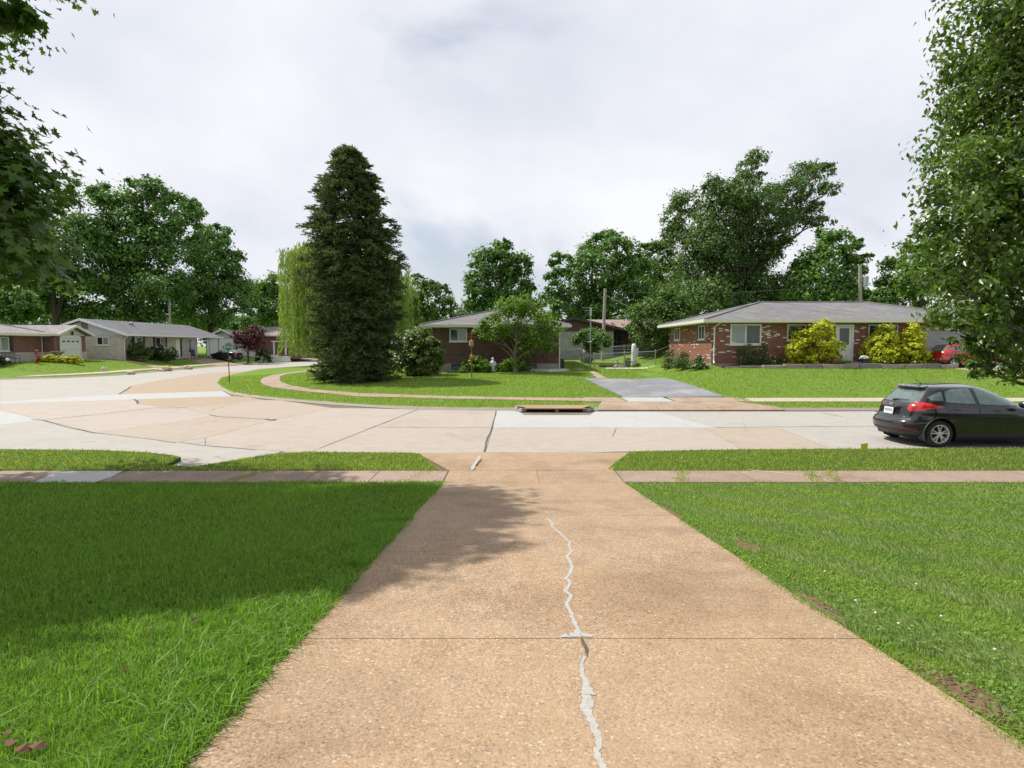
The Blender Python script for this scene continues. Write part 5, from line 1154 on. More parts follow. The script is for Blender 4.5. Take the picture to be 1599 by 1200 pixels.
shrub('golden_shrub', 'rightmost golden yellow shrub beside the grey garage door', [(1425, 516, 10), (1418, 528, 12), (1435, 527, 11), (1412, 540, 12), (1432, 542, 13), (1443, 548, 9), (1418, 555, 11), (1436, 558, 9)], 33.7, 5000, .12, LF_GOLD, G_, 53, SPRIG, clump=.36, up=.9, zb=1.26, shell=(.6, 1.05))
shrub('viburnum_shrub', 'large rounded green shrub against the left corner of the dark brick house', [(655, 532, 18), (636, 540, 17), (672, 540, 16), (628, 552, 12), (655, 552, 22), (680, 552, 12), (640, 562, 15), (668, 564, 15), (648, 525, 9), (664, 523, 9)], 36.5, 10500, .18, LF_BUSH, None, 54, SPRIG, up=.8, shell=(.7, 1.02))
GB = 'yellow green shrubs in front of the dark brick house'
shrub('yellow_green_shrub', 'low yellow green shrub behind the bird house pole', [(743, 566, 11), (732, 570, 10), (755, 570, 10), (725, 574, 6), (762, 574, 6), (745, 573, 8)], 37.6, 2600, .13, LF_YG, GB, 55, SPRIG, up=.8, shell=(.65, 1.02))
shrub('yellow_green_shrub', 'low yellow green shrub behind the trunk of the small tree', [(795, 568, 9), (808, 567, 10), (818, 571, 8), (783, 574, 6), (800, 574, 8), (790, 570, 8), (776, 577, 4)], 37.6, 2600, .13, LF_YG, GB, 56, SPRIG, up=.8, shell=(.65, 1.02))
# roses
FL = [plain('rose_pink', (.55, .22, .20), .7), plain('rose_cream', (.60, .50, .40), .7), plain('rose_coral', (.60, .16, .09), .7)]
def rosebush(label, px, D, n, seed, flower, k, zb=None):
    t = shrub('rose_bush', label, px, D, n, .085, LF_ROSE, 'rose bushes along the red brick house', seed, QUAD, shell=(.3, 1.05), clump=.5, zb=zb)
    rs = np.random.default_rng(seed); bl = pxblobs(px, D, rs); mb = MB()
    for i in range(k):
        c, r = bl[i % len(bl)]; d = rs.normal(size=3); d /= np.linalg.norm(d); d[1] = -abs(d[1]); d[2] = abs(d[2])*.8
        mb.lathe((c[0]+d[0]*r[0]*.95, c[1]+d[1]*r[1]*.95, c[2]+d[2]*r[2]*.95), [(.015, 0), (.055, .02), (.05, .05), (.015, .07)], 7)
    mb.build('flowers', flower, t)
rosebush('rose bush at the far left corner of the red brick side wall', [(1043, 560, 10), (1050, 568, 10), (1040, 570, 7), (1048, 552, 7)], 36.5, 1300, 61, FL[0], 12)
rosebush('orange tinged rose bush in the middle of the red brick side wall', [(1063, 562, 12), (1072, 568, 11), (1060, 572, 9), (1080, 572, 8), (1067, 553, 8)], 34.2, 1800, 62, FL[2], 9)
rosebush('cream flowered rose bush at the front corner of the red brick house', [(1090, 568, 11), (1098, 574, 9), (1082, 575, 8), (1092, 560, 7), (1104, 577, 5)], 33.2, 1700, 63, FL[1], 22)
rosebush('dark rose bush left below the picture window', [(1158, 550, 9), (1168, 545, 10), (1160, 562, 9), (1175, 555, 9), (1166, 562, 8)], 34.0, 1500, 64, FL[2], 3, 1.26)
rosebush('rose bush with pink blooms right below the picture window', [(1190, 548, 9), (1180, 560, 9), (1196, 558, 9), (1194, 540, 7), (1208, 560, 8)], 34.0, 1600, 65, FL[0], 12, 1.26)
rosebush('scrubby low rose bush left of the first golden shrub', [(1212, 562, 7), (1220, 565, 7), (1205, 566, 6)], 33.7, 700, 66, FL[0], 3, 1.26)
# far left: shrubs by the pale house
shrub('rounded_conifer', 'cone shaped clipped conifer at the corner of the long pale house', [(215, 536, 8), (214, 545, 13), (208, 551, 11), (222, 551, 11), (215, 554, 13)], 59, 4200, .16, leafmat('conifer_leaves', (.055, .085, .016), (.10, .14, .025), .2, .5, 1.0), None, 71, SPRIG, up=.6, shell=(.75, 1.0), clump=.25)
shrub('yew_hedge', 'dark spreading yew under the windows of the long pale house', [(242, 550, 9), (255, 549, 9), (268, 550, 8), (236, 553, 7), (250, 554, 8), (264, 554, 8), (274, 554, 5)], 62.5, 3200, .17, LF_YEW, None, 72, SPRIG, up=.5, shell=(.7, 1.0))
HG = 'clipped golden hedge mounds before the garage house'
shrub('golden_hedge', 'left half of the clipped golden hedge, under the stone urn', [(68, 562, 7), (78, 562, 8), (88, 562, 7), (64, 565, 6), (92, 565, 5)], 49, 3000, .13, leafmat('clipped_gold', (.34, .36, .015), (.62, .58, .04), .32, .5, 2.0), HG, 73, SPRIG, up=1.2, shell=(.75, 1.0), clump=.25)
shrub('golden_hedge', 'right half of the clipped golden hedge, before the white garage door', [(103, 562, 7), (112, 562, 8), (120, 563, 7), (99, 565, 6), (124, 566, 5)], 49, 3000, .13, MATS['clipped_gold'], HG, 74, SPRIG, up=1.2, shell=(.75, 1.0), clump=.25)
shrub('juniper_shrub', 'low dark shrub beside the white porch of the far red brick house', [(408, 549, 6), (416, 550, 7), (402, 551, 4), (422, 552, 4)], 80, 1200, .22, LF_YEW, None, 75, SPRIG)
shrub('red_plant', 'small red leaved plant against the brick wall near the bench', [(58, 550, 3), (60, 557, 3), (57, 561, 3)], 47, 350, .12, plain('red_leaves', (.35, .07, .035), .6), None, 76)
shrub('box_shrub', 'small dark shrub at the left edge beside the bench', [(4, 564, 7), (12, 566, 5), (-4, 564, 7)], 45, 900, .14, LF_YEW, None, 77)
# garden bed behind the chain link fence
shrub('purple_shrub', 'small ball shaped purple shrub behind the chain link fence', [(943, 574, 4.5), (946, 576, 4), (940, 576, 4)], 41.8, 800, .07, LF_RED, None, 81, shell=(.7, 1))
shrub('red_barberry', 'small reddish shrub next to the purple ball shrub', [(955, 576, 4), (959, 575, 3.5), (952, 577, 3)], 41.8, 600, .07, leafmat('barberry', (.16, .05, .02), (.20, .12, .03), .2), None, 82, shell=(.7, 1))
shrub('flowering_plant', 'leafy plant with pinkish flowers right of the grey tub', [(993, 573, 4), (996, 569, 3.5), (991, 576, 3), (999, 574, 3)], 42.2, 450, .08, LF_ROSE, None, 83)
# strappy lily clumps in the front bed
LILY = leafmat('lily_leaves', (.10, .19, .025), (.19, .28, .045), .35, .5, 2)
def lily(label, u0, u1, D, n, seed):
    rs = np.random.default_rng(seed); x = (rs.uniform(u0, u1, n)-CX)/FPX*D; y = D+rs.normal(0, .16, n)
    t = thing('lily_clump', label, 'plant', (float(x.mean()), D, 1.26), 0, 'strappy lily clumps in the front bed')
    me = blades('leaves', x, y, np.full(n, 1.26), rs.uniform(.2, .42, n), np.full(n, .035), LILY, None, lean=.9)
    me.data.transform(Matrix.Translation(-t.location)); me.parent = t
lily('clump of strappy leaves in front of the white door', 1303, 1328, 33.4, 240, 1)
lily('clump of strappy leaves under the pointed golden shrub', 1354, 1380, 33.4, 240, 2)
lily('clump of strappy leaves at the right end of the bed by the garage', 1448, 1468, 33.6, 200, 3)
t = shrub('flower_cluster', 'low coral and white flowers in the bed left of the door', [(1290, 562, 5), (1297, 564, 5), (1284, 565, 4)], 33.4, 260, .07, LF_ROSE, None, 84, zb=1.26)
mb = MB()
for i in range(26): mb.lathe((18.2+random.uniform(0, .6), 33.35+random.uniform(-.2, .2), 1.36+random.uniform(0, .2)), [(.01, 0), (.045, .02), (.02, .05)], 6)
mb.build('flowers', FL[2], t)
# ================================================================== SMALL THINGS
# corner street sign
p0 = GH(359, 598); sx_, sy_ = p0.x, p0.y
ss = thing('street_sign', 'green street name sign on a slightly leaning pole at the corner', 'street sign', (sx_, sy_, p0.z))
top = Vector((sx_-.03, sy_, p0.z+2.05)); GRN = plain('dark_green_pole', (.035, .05, .04), .6)
MB().tube([(sx_, sy_, p0.z-.2), top], .028, 8).build('pole', GRN, ss)
SG = plain('sign_green', (.012, .20, .145), .4); SW = plain('sign_lettering', (.62, .70, .66), .5)
MB().box(top+Vector((.08, 0, .14)), (.82, .012, .17)).build('blade', SG, ss)
mb = MB(); xx = -.28
for w, h in [(.05, .09), (.04, .06), (.045, .065), (.04, .09), (.03, .065), (.05, .065), (.04, .065), (.045, .09)]:
    c = top+Vector((.08+xx, -.009, .13)); mb.box(c+Vector((-w*.3, 0, 0)), (.014, .005, h)); mb.box(c+Vector((w*.3, 0, 0)), (.014, .005, h*.9)); mb.box(c+Vector((0, 0, h*.2)), (w*.4, .004, .013)); xx += .068
mb.box(top+Vector((.08+.33, -.009, .15)), (.014, .005, .06)); mb.box(top+Vector((.08+.36, -.009, .15)), (.012, .005, .06))
mb.build('lettering', SW, ss)
MB().box(top+Vector((0, .04, .0)), (.012, .62, .15), rz=.12).build('blade', plain('sign_green_grey', (.10, .16, .125), .5), ss)
MB().box(top+Vector((0, 0, .05)), (.07, .07, .08)).build('bracket', STEEL, ss)

# bird house pole
p0 = GH(737, 590.5); bh = thing('birdhouse_pole', 'rusty metal pole with crossbars, a wooden bird house and a copper guard', 'bird house', tuple(p0))
RUST = plain('rusty_pole', (.24, .10, .035), .7, var=.3); WD = plain('bird_house_wood', (.42, .21, .055), .6, var=.2)
k = p0.y/FPX; zt = P(737, 517, p0.y).z
MB().tube([(p0.x, p0.y, p0.z-.2), (p0.x, p0.y, zt)], .028, 8).build('pole', RUST, bh)
for v in (521.5, 526.5): 
    z = P(737, v, p0.y).z; MB().tube([(p0.x-.27, p0.y, z), (p0.x+.30, p0.y, z)], .012, 6).build('crossbar', RUST, bh)
z0, z1 = P(737, 542.5, p0.y).z, P(737, 530.5, p0.y).z
mb = MB(); mb.lathe((p0.x, p0.y, z0), [(.03, 0), (.12, .07), (.12, (z1-z0)*.8), (.02, z1-z0)], 8); mb.build('bird_house', WD, bh)
MB().box((p0.x-.105, p0.y-.05, (z0+z1)/2), (.06, .12, .30)).build('front_plate', plain('bird_house_cream', (.66, .62, .48), .6), bh)
z0 = P(737, 561, p0.y).z; mb = MB(); mb.lathe((p0.x, p0.y, z0), [(.11, 0), (.11, .16), (.06, .26), (.035, .30)], 12); mb.build('guard', plain('copper_guard', (.42, .17, .035), .4, .3), bh)

# white statue
D = 37.7; p0 = Vector(((770-CX)/FPX*D, D, Hs((770-CX)/FPX*D, D))); stt = thing('garden_statue', 'white garden statue of a veiled standing figure between the two low shrubs', 'statue', tuple(p0))
zt = P(770, 558.5, D).z; h = zt-p0.z; SWH = plain('white_statue', (.72, .72, .76), .6, var=.06)
mb = MB(); prof = [(.15, 0), (.16, .03), (.13, .10), (.125, .25), (.15, .45), (.185, .56), (.19, .62), (.15, .72), (.085, .79), (.065, .82), (.08, .86), (.085, .91), (.07, .96), (.02, 1.0)]
mb.lathe((0, 0, 0), [(r*h*1.15, z*h) for r, z in prof], 16, 1, .75); mb.build('figure', SWH, stt, smooth=True, world_coords=False)
for s_ in (-1, 1): MB().tube([(s_*.17*h, 0, .70*h), (s_*.22*h, -.06*h, .55*h), (s_*.17*h, -.14*h, .42*h)], [.05*h, .055*h, .03*h], 8).build('arm', SWH, stt, smooth=True, world_coords=False)
MB().box((0, 0, .02), (.34, .3, .08)).build('base', FOUND, stt, world_coords=False)

# white pebble bed and dark cooling unit by the dark brick house
mb = MB(); PEB = plain('white_pebbles', (.60, .58, .53), .85, var=.2, scale=30, bump=.9, bscale=50)
pb = [tuple(GH(u, v).xy) for u, v in [(828, 580), (832, 577.6), (860, 577.2), (885, 577.8), (889, 579.5), (880, 580.8), (850, 581)]]
o = patch('pebble_bed', pb, PEB, zf=H, off=.07, skirt=.1); tag(o, kind='structure')
rs = np.random.default_rng(3); x = rs.uniform(1.1, 3.9, 700); y = rs.uniform(36.5, 38.9, 700); k = pip(x, y, pb); x, y = x[k], y[k]
tv = np.array([[1, 0, 0], [-1, 0, 0], [0, 1, 0], [0, -1, 0], [0, 0, .7], [0, 0, -.7]]); tf = np.array([[0, 2, 4], [2, 1, 4], [1, 3, 4], [3, 0, 4]])
pos = np.stack([x, y, H(x, y)+.075], 1); X, Y, Z = leaf_basis(np.tile([0, 0, 1.0], (len(x), 1)), rs); v, f = stamp(pos, X, Y, Z, rs.uniform(.03, .06, len(x)), tv, tf)
tag(link_mesh('pebbles', np_mesh('pebbles', v, f), PEB), kind='stuff')
mb = MB(); D = 39.6; ac = thing('cooling_unit', 'dark green air conditioning unit at the right corner of the dark brick house', 'air conditioner', ((877-CX)/FPX*D, D, Hs(3.4, D)))
DG = plain('dark_green_metal', (.02, .03, .028), .5); MB().box((0, 0, .36), (.34, .7, .66)).build('cabinet', DG, ac, world_coords=False, bevel=.02)
for i in range(9): MB().box((0, -.36, .10+i*.065), (.30, .02, .03)).build('slat', DG, ac, world_coords=False)
mb = MB(); mb.lathe((0, 0, .69), [(.15, 0), (.15, .03), (.02, .05)], 14); mb.build('fan_guard', BLACKM, ac, world_coords=False)

# chain link fences
def chain_fence(label, pts, h, gate=None, posts=None, group=None, mesh_step=.09, name='chain_link_fence', pr=.03):
    t = thing(name, label, 'fence', (pts[0][0], pts[0][1], Hs(*pts[0])), 0, group)
    for a, b in zip(pts[:-1], pts[1:]):
        A, B = Vector(a), Vector(b); l = (B-A).length; n = max(1, round(l/2.6))
        za, zb = Hs(*a), Hs(*b); g = lambda s: za+(zb-za)*s
        MB().tube([(*a, za+h), (*b, zb+h)], .021, 8).build('top_rail', STEEL, t)
        m = MB(); d = (B-A)/l; k = int(l/mesh_step)
        for i in range(-int(h/mesh_step), k):
            for sgn in (1, -1):
                s0, s1 = i*mesh_step, i*mesh_step+h
                lo, hi = max(0, s0), min(l, s1)
                if hi-lo < .05: continue
                q0, q1 = (lo-s0)/h, (hi-s0)/h
                if sgn < 0: q0, q1 = 1-q0, 1-q1
                p, q = A+d*lo, A+d*hi; zz0 = g(lo/l)+.04+q0*(h-.06); zz1 = g(hi/l)+.04+q1*(h-.06)
                w = .0028; nx, ny = -d.y*w, d.x*w
                m.add([(p.x, p.y, zz0-w), (p.x, p.y, zz0+w), (q.x, q.y, zz1+w), (q.x, q.y, zz1-w)], [(0, 1, 2, 3)])
        o = m.build('wire_mesh', STEEL, t); o['kind'] = 'stuff'
        for i in range(n+1):
            p = A.lerp(B, i/n); z = g(i/n)
            pm = MB(); pm.tube([(p.x, p.y, z-.1), (p.x, p.y, z+h+.05)], pr, 8); pm.lathe((p.x, p.y, z+h+.05), [(pr*1.2, 0), (pr*1.1, .03), (.005, .06)], 8); pm.build('post', STEEL, t)
    return t
fx_ = lambda u, D: ((u-CX)/FPX*D, D)
chain_fence('chain link fence across the yard between the garden path and the red brick house', [fx_(928, 40.8), fx_(1023.5, 40.8)], 1.0, pr=.038)
chain_fence('chain link fence running back from the yard corner to the red brick house', [fx_(1023.5, 40.8), (11.9, 43.0)], 1.0)
chain_fence('rear chain link fence in front of the gabled house', [(3.8, 50.5), (12.8, 50.5)], 1.0, pr=.025)
gt = chain_fence('open chain link gate frame at the end of the garden path', [fx_(907.5, 41.2), fx_(911.5, 40.4)], 1.0, name='garden_gate')
# white globe lamp on the gate post, clothes pole
D = 40.4; q = fx_(911.5, D); gl = thing('globe_light', 'small white globe light on top of the gate post', 'lamp', (q[0], D, Hs(*q)+1.10))
mb = MB(); mb.lathe((0, 0, 0), [(.03, 0), (.085, .04), (.10, .10), (.085, .16), (.02, .20)], 12); mb.build('globe', plain('white_globe', (.75, .75, .72), .4), gl, smooth=True, world_coords=False)
D = 41.5; x = (922.3-CX)/FPX*D; z0 = Hs(x, D); zt = P(922, 481, D).z
cp = thing('antenna_mast', 'tall thin grey mast with a television aerial and a white bracket', 'mast', (x, D, z0))
MB().tube([(x, D, z0-.1), (x, D, zt-.6), (x, D, zt)], [.045, .04, .035], 8).build('mast', STEEL, cp)
MB().tube([(x, D, zt-.55), (x, D, zt-.02)], .065, 8).build('sleeve', plain('pale_steel', (.50, .50, .48), .5), cp)
MB().tube([(x-.65, D, zt), (x+.22, D, zt)], .014, 6).build('boom', STEEL, cp)
for i in range(5): MB().tube([(x-.6+i*.17, D-.3, zt+.01), (x-.6+i*.17, D+.3, zt+.01)], .008, 5).build('element', STEEL, cp)
MB().tube([(x-.42, D, zt-.2), (x+.32, D, zt-.2)], .016, 6).build('boom', STEEL, cp)
MB().box((x-.06, D-.05, P(922, 534, D).z), (.30, .12, .07)).build('bracket', WHITE, cp)
# garden bed things behind the fence
rs = np.random.default_rng(13); bx_ = rs.uniform(6.55, 9.95, 260); by_ = rs.normal(40.2, .10, 260); pos = np.stack([bx_, by_, H(bx_, by_)+.03], 1); X, Y, Z = leaf_basis(np.tile([0, 0, 1.0], (260, 1)), rs); v, f = stamp(pos, X, Y, Z, rs.uniform(.03, .075, 260), tv, tf)
tag(link_mesh('edging_stones', np_mesh('edging_stones', v, f), PEB), kind='stuff')
D = 41.6; x = (964-CX)/FPX*D; fo = thing('stone_fountain', 'small grey stone garden fountain behind the chain link fence', 'fountain', (x, D, Hs(x, D)))
ST = plain('garden_stone', (.32, .30, .27), .9, var=.2, bump=.4)
mb = MB(); mb.lathe((0, 0, 0), [(.26, 0), (.26, .12), (.12, .14), (.09, .30), (.16, .36), (.15, .40), (.06, .41), (.06, .52), (.09, .56), (.02, .62)], 14); mb.build('fountain', ST, fo, world_coords=False, smooth=True)
MB().box((.12, -.1, .1), (.55, .3, .18)).build('base_slab', plain('pale_stone', (.46, .42, .36), .9), fo, world_coords=False, bevel=.02)
D = 42.0; x = (980.5-CX)/FPX*D; tb = thing('planter_tub', 'grey tub planter full of yellow green foliage behind the fence', 'planter', (x, D, Hs(x, D)))
mb = MB(); mb.lathe((0, 0, 0), [(.19, 0), (.25, .38), (.28, .39), (.28, .45), (.22, .45)], 18); mb.build('tub', plain('grey_tub', (.10, .11, .10), .6), tb, world_coords=False)
rs = np.random.default_rng(9); pos, nor = crown_cloud([((x, D, Hs(x, D)+.52), (.28, .28, .16))], 420, rs, up=.8); leaf_object('plant', pos, nor, .09, QUAD, LF_YG, tb, rs)
D = 44.5; x = (990-CX)/FPX*D; wc = thing('white_column', 'white upright tapered cover standing in the yard behind the fence', 'cover', (x, D, Hs(x, D)))
zt = P(989, 537, D).z-Hs(x, D); mb = MB(); mb.lathe((0, 0, 0), [(.23, -.05), (.21, .1), (.20, zt*.6), (.18, zt*.9), (.10, zt)], 16); mb.build('cover', plain('white_cover', (.62, .62, .64), .6), wc, world_coords=False, smooth=True)
MB().lathe((0, 0, 0), [(.245, .25), (.245, .30)], 16).build('strap', plain('grey_strap', (.4, .4, .4), .7), wc, world_coords=False)
D = 48.5; x = (1012-CX)/FPX*D; sh = thing('tarp_pile', 'low grey tarp covered pile beside the white cover', 'pile', (x, D, Hs(x, D)))
MB().box((0, 0, .3), (1.9, .8, .7), rz=.05).build('tarp', plain('grey_tarp', (.20, .20, .21), .7, var=.2), sh, world_coords=False, bevel=.1)
for i in range(3): MB().box((-.6+i*.6, -.1, .03), (.1, 1.0, .1)).build('bearer', BARK, sh, world_coords=False)
D = 48.0; x = (917-CX)/FPX*D; wb = thing('stone_trough', 'pale shallow stone trough under the small vase shaped tree', 'trough', (x, D, Hs(x, D)))
mb = MB(); mb.lathe((0, 0, 0), [(.35, 0), (.60, .32), (.64, .33), (.64, .40), (.5, .40)], 18, 1, .6); mb.build('trough', ST, wb, world_coords=False)
mb = MB(); mb.lathe((0, 0, .40), [(.42, 0), (.2, .04)], 14, 1, .6); mb.build('soil', SOIL, wb, world_coords=False)

# utility poles and wire
def pole(label, u, D, v_top, lean_u, r=.15, extra=None):
    x = (u-CX)/FPX*D; z0 = Hs(x, D); t_ = P(lean_u, v_top, D); t = thing('utility_pole', label, 'utility pole', (x, D, z0), 0, 'wooden utility poles')
    MB().tube([(x, D, z0-.3), tuple(t_)], [r*1.1, r*.85], 10).build('pole', WOODP, t); return t, t_
u1, top1 = pole('pale leaning utility pole beside the brown gabled house', 941, 52, 451, 945.5, .15)
MB().tube([top1-Vector((0, .14, .55)), top1-Vector((0, -.2, .55))], .03, 6).build('insulator', BLACKM, u1)
u2, top2 = pole('utility pole with a grey transformer drum rising behind the red brick roof', 1342.5, 54, 414, 1343.5, .17)
mb = MB(); c = P(1351.5, 447, 53.9); mb.lathe((c.x, c.y, c.z), [(.25, 0), (.27, .06), (.27, .78), (.29, .80), (.25, .88), (.05, .93)], 16); mb.build('transformer', plain('transformer_grey', (.34, .40, .42), .45, .2), u2, smooth=False)
MB().tube([(c.x-.1, c.y, c.z+.88), (c.x-.1, c.y, c.z+1.12)], [.05, .03], 8).build('bushing', BLACKM, u2); MB().box((c.x-.32, c.y, c.z+.5), (.22, .08, .1)).build('mount', STEEL, u2)
u3, top3 = pole('grey utility pole rising behind the long dark grey roof', 268.5, 80, 461, 264.5, .17)
def wire(label, a, b, sag, r=.012):
    a, b = Vector(a), Vector(b); pts = [a.lerp(b, i/10)-Vector((0, 0, sag*4*(i/10)*(1-i/10))) for i in range(11)]
    o = MB().tube(pts, r, 5).build('overhead_wire', plain('wire_grey', (.22, .22, .22), .6)); tag(o, label, 'wire')
wire('overhead wire sloping from the leaning utility pole down to the right', top1-Vector((0, 0, .55)), P(1075, 512, 45.5), .25, .018)
wire('overhead wire between the leaning pole and the transformer pole', top1-Vector((0, 0, .25)), top2-Vector((0, 0, 1.6)), .5, .009)

# pot with flowers by the front door
D = 33.2; x = (1349-CX)/FPX*D; po = thing('flower_pot', 'tall dark blue pot with white flowers right of the front door', 'flower pot', (x, D, 1.27))
mb = MB(); mb.lathe((0, 0, 0), [(.10, 0), (.11, .03), (.09, .08), (.13, .25), (.15, .34), (.165, .35), (.16, .38)], 16); mb.build('pot', plain('blue_glaze', (.012, .016, .10), .15, spec=.7), po, world_coords=False, smooth=True)
rs = np.random.default_rng(4); pos, nor = crown_cloud([((x-.09, D, 1.70), (.15, .15, .08)), ((x+.1, D, 1.71), (.16, .15, .08)), ((x, D, 1.77), (.14, .14, .07))], 420, rs, up=.6, shell=(.6, 1)); leaf_object('flowers', pos, nor, .07, QUAD, plain('white_petals', (.78, .76, .72), .7, var=.1), po, rs)
GL = 'small solar lights along the front bed'
for i, u in enumerate((1383, 1396, 1430)):
    x = (u-CX)/FPX*32.9; s_ = thing('solar_light', ['small path light below the pointed golden shrub', 'small path light between the two right golden shrubs', 'small path light below the rightmost golden shrub'][i], 'garden light', (x, 32.95, 1.33), 0, GL)
    MB().tube([(0, 0, -.1), (0, 0, .10)], .012, 6).build('stake', BLACKM, s_, world_coords=False); mb = MB(); mb.lathe((0, 0, .10), [(.03, 0), (.04, .02), (.045, .07), (.01, .10)], 10); mb.build('lamp', WHITE, s_, world_coords=False)

# yellow marker flag in the right verge
p0 = Vector(((1360-CX)/FPX*12.1, 12.1, .1)); fl = thing('marker_flag', 'small yellow utility marker flag in the right grass verge', 'flag', tuple(p0))
MB().tube([(0, 0, -.05), (.01, 0, .22)], .003, 5).build('wire', STEEL, fl, world_coords=False)
YF = plain('yellow_flag', (.85, .62, .03), .6, var=.05); mb = MB()
g = [(i/4, j/2) for j in range(3) for i in range(5)]
vs = [(.01-.15*a, .012*math.sin(a*5+b), .12+.12*b-.02*a) for a, b in g]; mb.add(vs+[(q[0], q[1]+.002, q[2]) for q in vs], [(j*5+i, j*5+i+1, j*5+i+6, j*5+i+5) for j in range(2) for i in range(4)]+[(15+j*5+i, 15+j*5+i+5, 15+j*5+i+6, 15+j*5+i+1) for j in range(2) for i in range(4)]); mb.build('flag', YF, fl, world_coords=False)
# bench and urn before the garage house
p0 = Vector((-40.3, 46.4, Hs(-40.3, 46.4))); be = thing('garden_bench', 'dark metal bench against the pale lower wall of the garage house', 'bench', tuple(p0), R(90))
IR = plain('dark_iron', (.06, .06, .065), .5)
MB().box((0, 0, .42), (1.3, .45, .04)).build('seat', IR, be, world_coords=False)
bb = MB(); bb.box((0, .22, .86), (1.3, .03, .05)); bb.box((0, .22, .5), (1.3, .03, .05))
for i in range(11): bb.box((-.6+i*.12, .22, .68), (.03, .02, .34))
bb.build('backrest', IR, be, world_coords=False)
for sx2 in (-.6, .6):
    for sy2 in (-.18, .2): MB().tube([(sx2, sy2, 0), (sx2, sy2, .42)], .022, 6).build('leg', IR, be, world_coords=False)
    MB().tube([(sx2, .22, .66), (sx2, -.18, .64), (sx2, -.2, .42)], .018, 6).build('armrest', IR, be, world_coords=False)
D = 50.3; x = (92-CX)/FPX*D; ur = thing('stone_urn', 'wide shallow stone urn between the golden hedge mounds', 'urn', (x, D, Hs(x, D)))
mb = MB(); mb.lathe((0, 0, 0), [(.22, 0), (.22, .08), (.09, .14), (.08, .45), (.16, .55), (.48, .86), (.53, .9), (.52, .93), (.3, .9)], 18); mb.build('bowl', plain('tan_urn', (.36, .31, .24), .9, var=.2), ur, world_coords=False, smooth=True)
mb = MB(); mb.lathe((0, 0, 0), [(.5, .885), (.3, .91)], 14); mb.build('soil', SOIL, ur, world_coords=False)
# blue chair by the long house, white fence of the far house, plastic chairs
D = 64; x = (281-CX)/FPX*D; bc = thing('porch_chair', 'blue chair on the porch of the long pale house', 'chair', (-37.9, 68.9, Hs(-37.9, 68.9)), R(70)); BL = plain('navy_fabric', (.02, .03, .09), .7)
MB().box((0, 0, .45), (.6, .5, .05)).build('seat', BL, bc, world_coords=False); MB().box((0, .26, .85), (.6, .05, .75), rx=-.15).build('backrest', BL, bc, world_coords=False)
for a in (-.26, .26):
    for b in (-.2, .2): MB().tube([(a, b, 0), (a, b, .45)], .02, 6).build('leg', BLACKM, bc, world_coords=False)
def picket(label, a, b, h=.95):
    A, B = Vector(a), Vector(b); l = (B-A).length; t = thing('picket_fence', label, 'fence', (a[0], a[1], Hs(*a)), 0, 'white fences at the far red brick house'); d = (B-A)/l; rz = math.atan2(d.y, d.x)
    for i in range(int(l/.16)):
        p = A+d*(i*.16+.08); MB().box((p.x, p.y, Hs(p.x, p.y)+h/2), (.13, .03, h), rz=rz).build('picket', WHITE, t)
    for z in (.25, .8): c = (A+B)/2; MB().box((c.x+d.y*.03, c.y-d.x*.03, Hs(c.x, c.y)+z), (l, .04, .08), rz=rz).build('rail', WHITE, t)
picket('white picket fence enclosing the porch of the far red brick house', (-34.6, 82.5), (-31.6, 82.6)); picket('short white picket fence turning towards the far red brick house', (-36.2, 84.8), (-34.6, 82.5)); picket('white picket fence left of the purple maple', (-40.2, 84.5), (-36.2, 84.8), .7)
D = 78; x = (373-CX)/FPX*D; pc = thing('plastic_chair', 'white plastic chair beside the purple leaved tree', 'chair', (x, D, Hs(x, D)))
MB().box((0, 0, .42), (.5, .5, .06)).build('seat', WHITE, pc, world_coords=False); MB().box((0, .24, .78), (.5, .06, .6)).build('backrest', WHITE, pc, world_coords=False)
for a in (-.22, .22):
    for b in (-.2, .2): MB().tube([(a, b, 0), (a, b, .42)], .03, 6).build('leg', WHITE, pc, world_coords=False)
# rocks on the west verge, mail tube, gas meter
RK = [plain('pale_rock', (.50, .42, .34), .9, var=.2, bump=.6), plain('tan_rock', (.42, .30, .20), .9, var=.2, bump=.6)]
for i, (u, v, s_, lab) in enumerate([(204, 584.2, .42, 'flat pale rock at the kerb, leftmost of the rocks on the west verge'), (250, 580.5, .42, 'low pale rock left of the biggest rock on the west verge'), (257.5, 579.6, .66, 'biggest tan rock on the west verge'), (294, 577, .5, 'rounded tan rock, rightmost on the west verge'), (162.5, 580.5, .26, 'small upright white stone beside the west sidewalk')]):
    p0 = GH(u, v); rs = np.random.default_rng(i); bm = bmesh.new(); bmesh.ops.create_icosphere(bm, subdivisions=2, radius=s_)
    for w in bm.verts: w.co = w.co*(1+rs.normal()*.09); w.co.z *= .55 if i < 4 else 1.4; w.co.y *= .7
    me = bpy.data.meshes.new('rock'); bm.to_mesh(me); bm.free(); o = link_mesh('rock', me, RK[i in (2, 3)], None); o.location = (p0.x, p0.y, p0.z+s_*.2); tag(o, lab, 'rock', 'rocks on the west verge')
p0 = Vector((-38.6, 58.9, Hs(-38.6, 58.9))); gm = thing('gas_meter', 'grey gas meter beside the downspout of the long pale house', 'meter', tuple(p0)+())
MB().box((0, 0, .45), (.35, .3, .4)).build('housing', STEEL, gm, world_coords=False, bevel=.05); MB().tube([(-.25, 0, 0), (-.25, 0, .6), (.2, 0, .6), (.25, 0, 0)], .03, 6).build('pipe', STEEL, gm, world_coords=False)
p0 = Vector((-38.8, 44.3, Hs(-38.8, 44.3))); gb = thing('gazing_ball', 'white gazing ball at the left edge before the garage house', 'garden ornament', (P(12, 559, 45).x, 45, Hs(P(12, 559, 45).x, 45)))
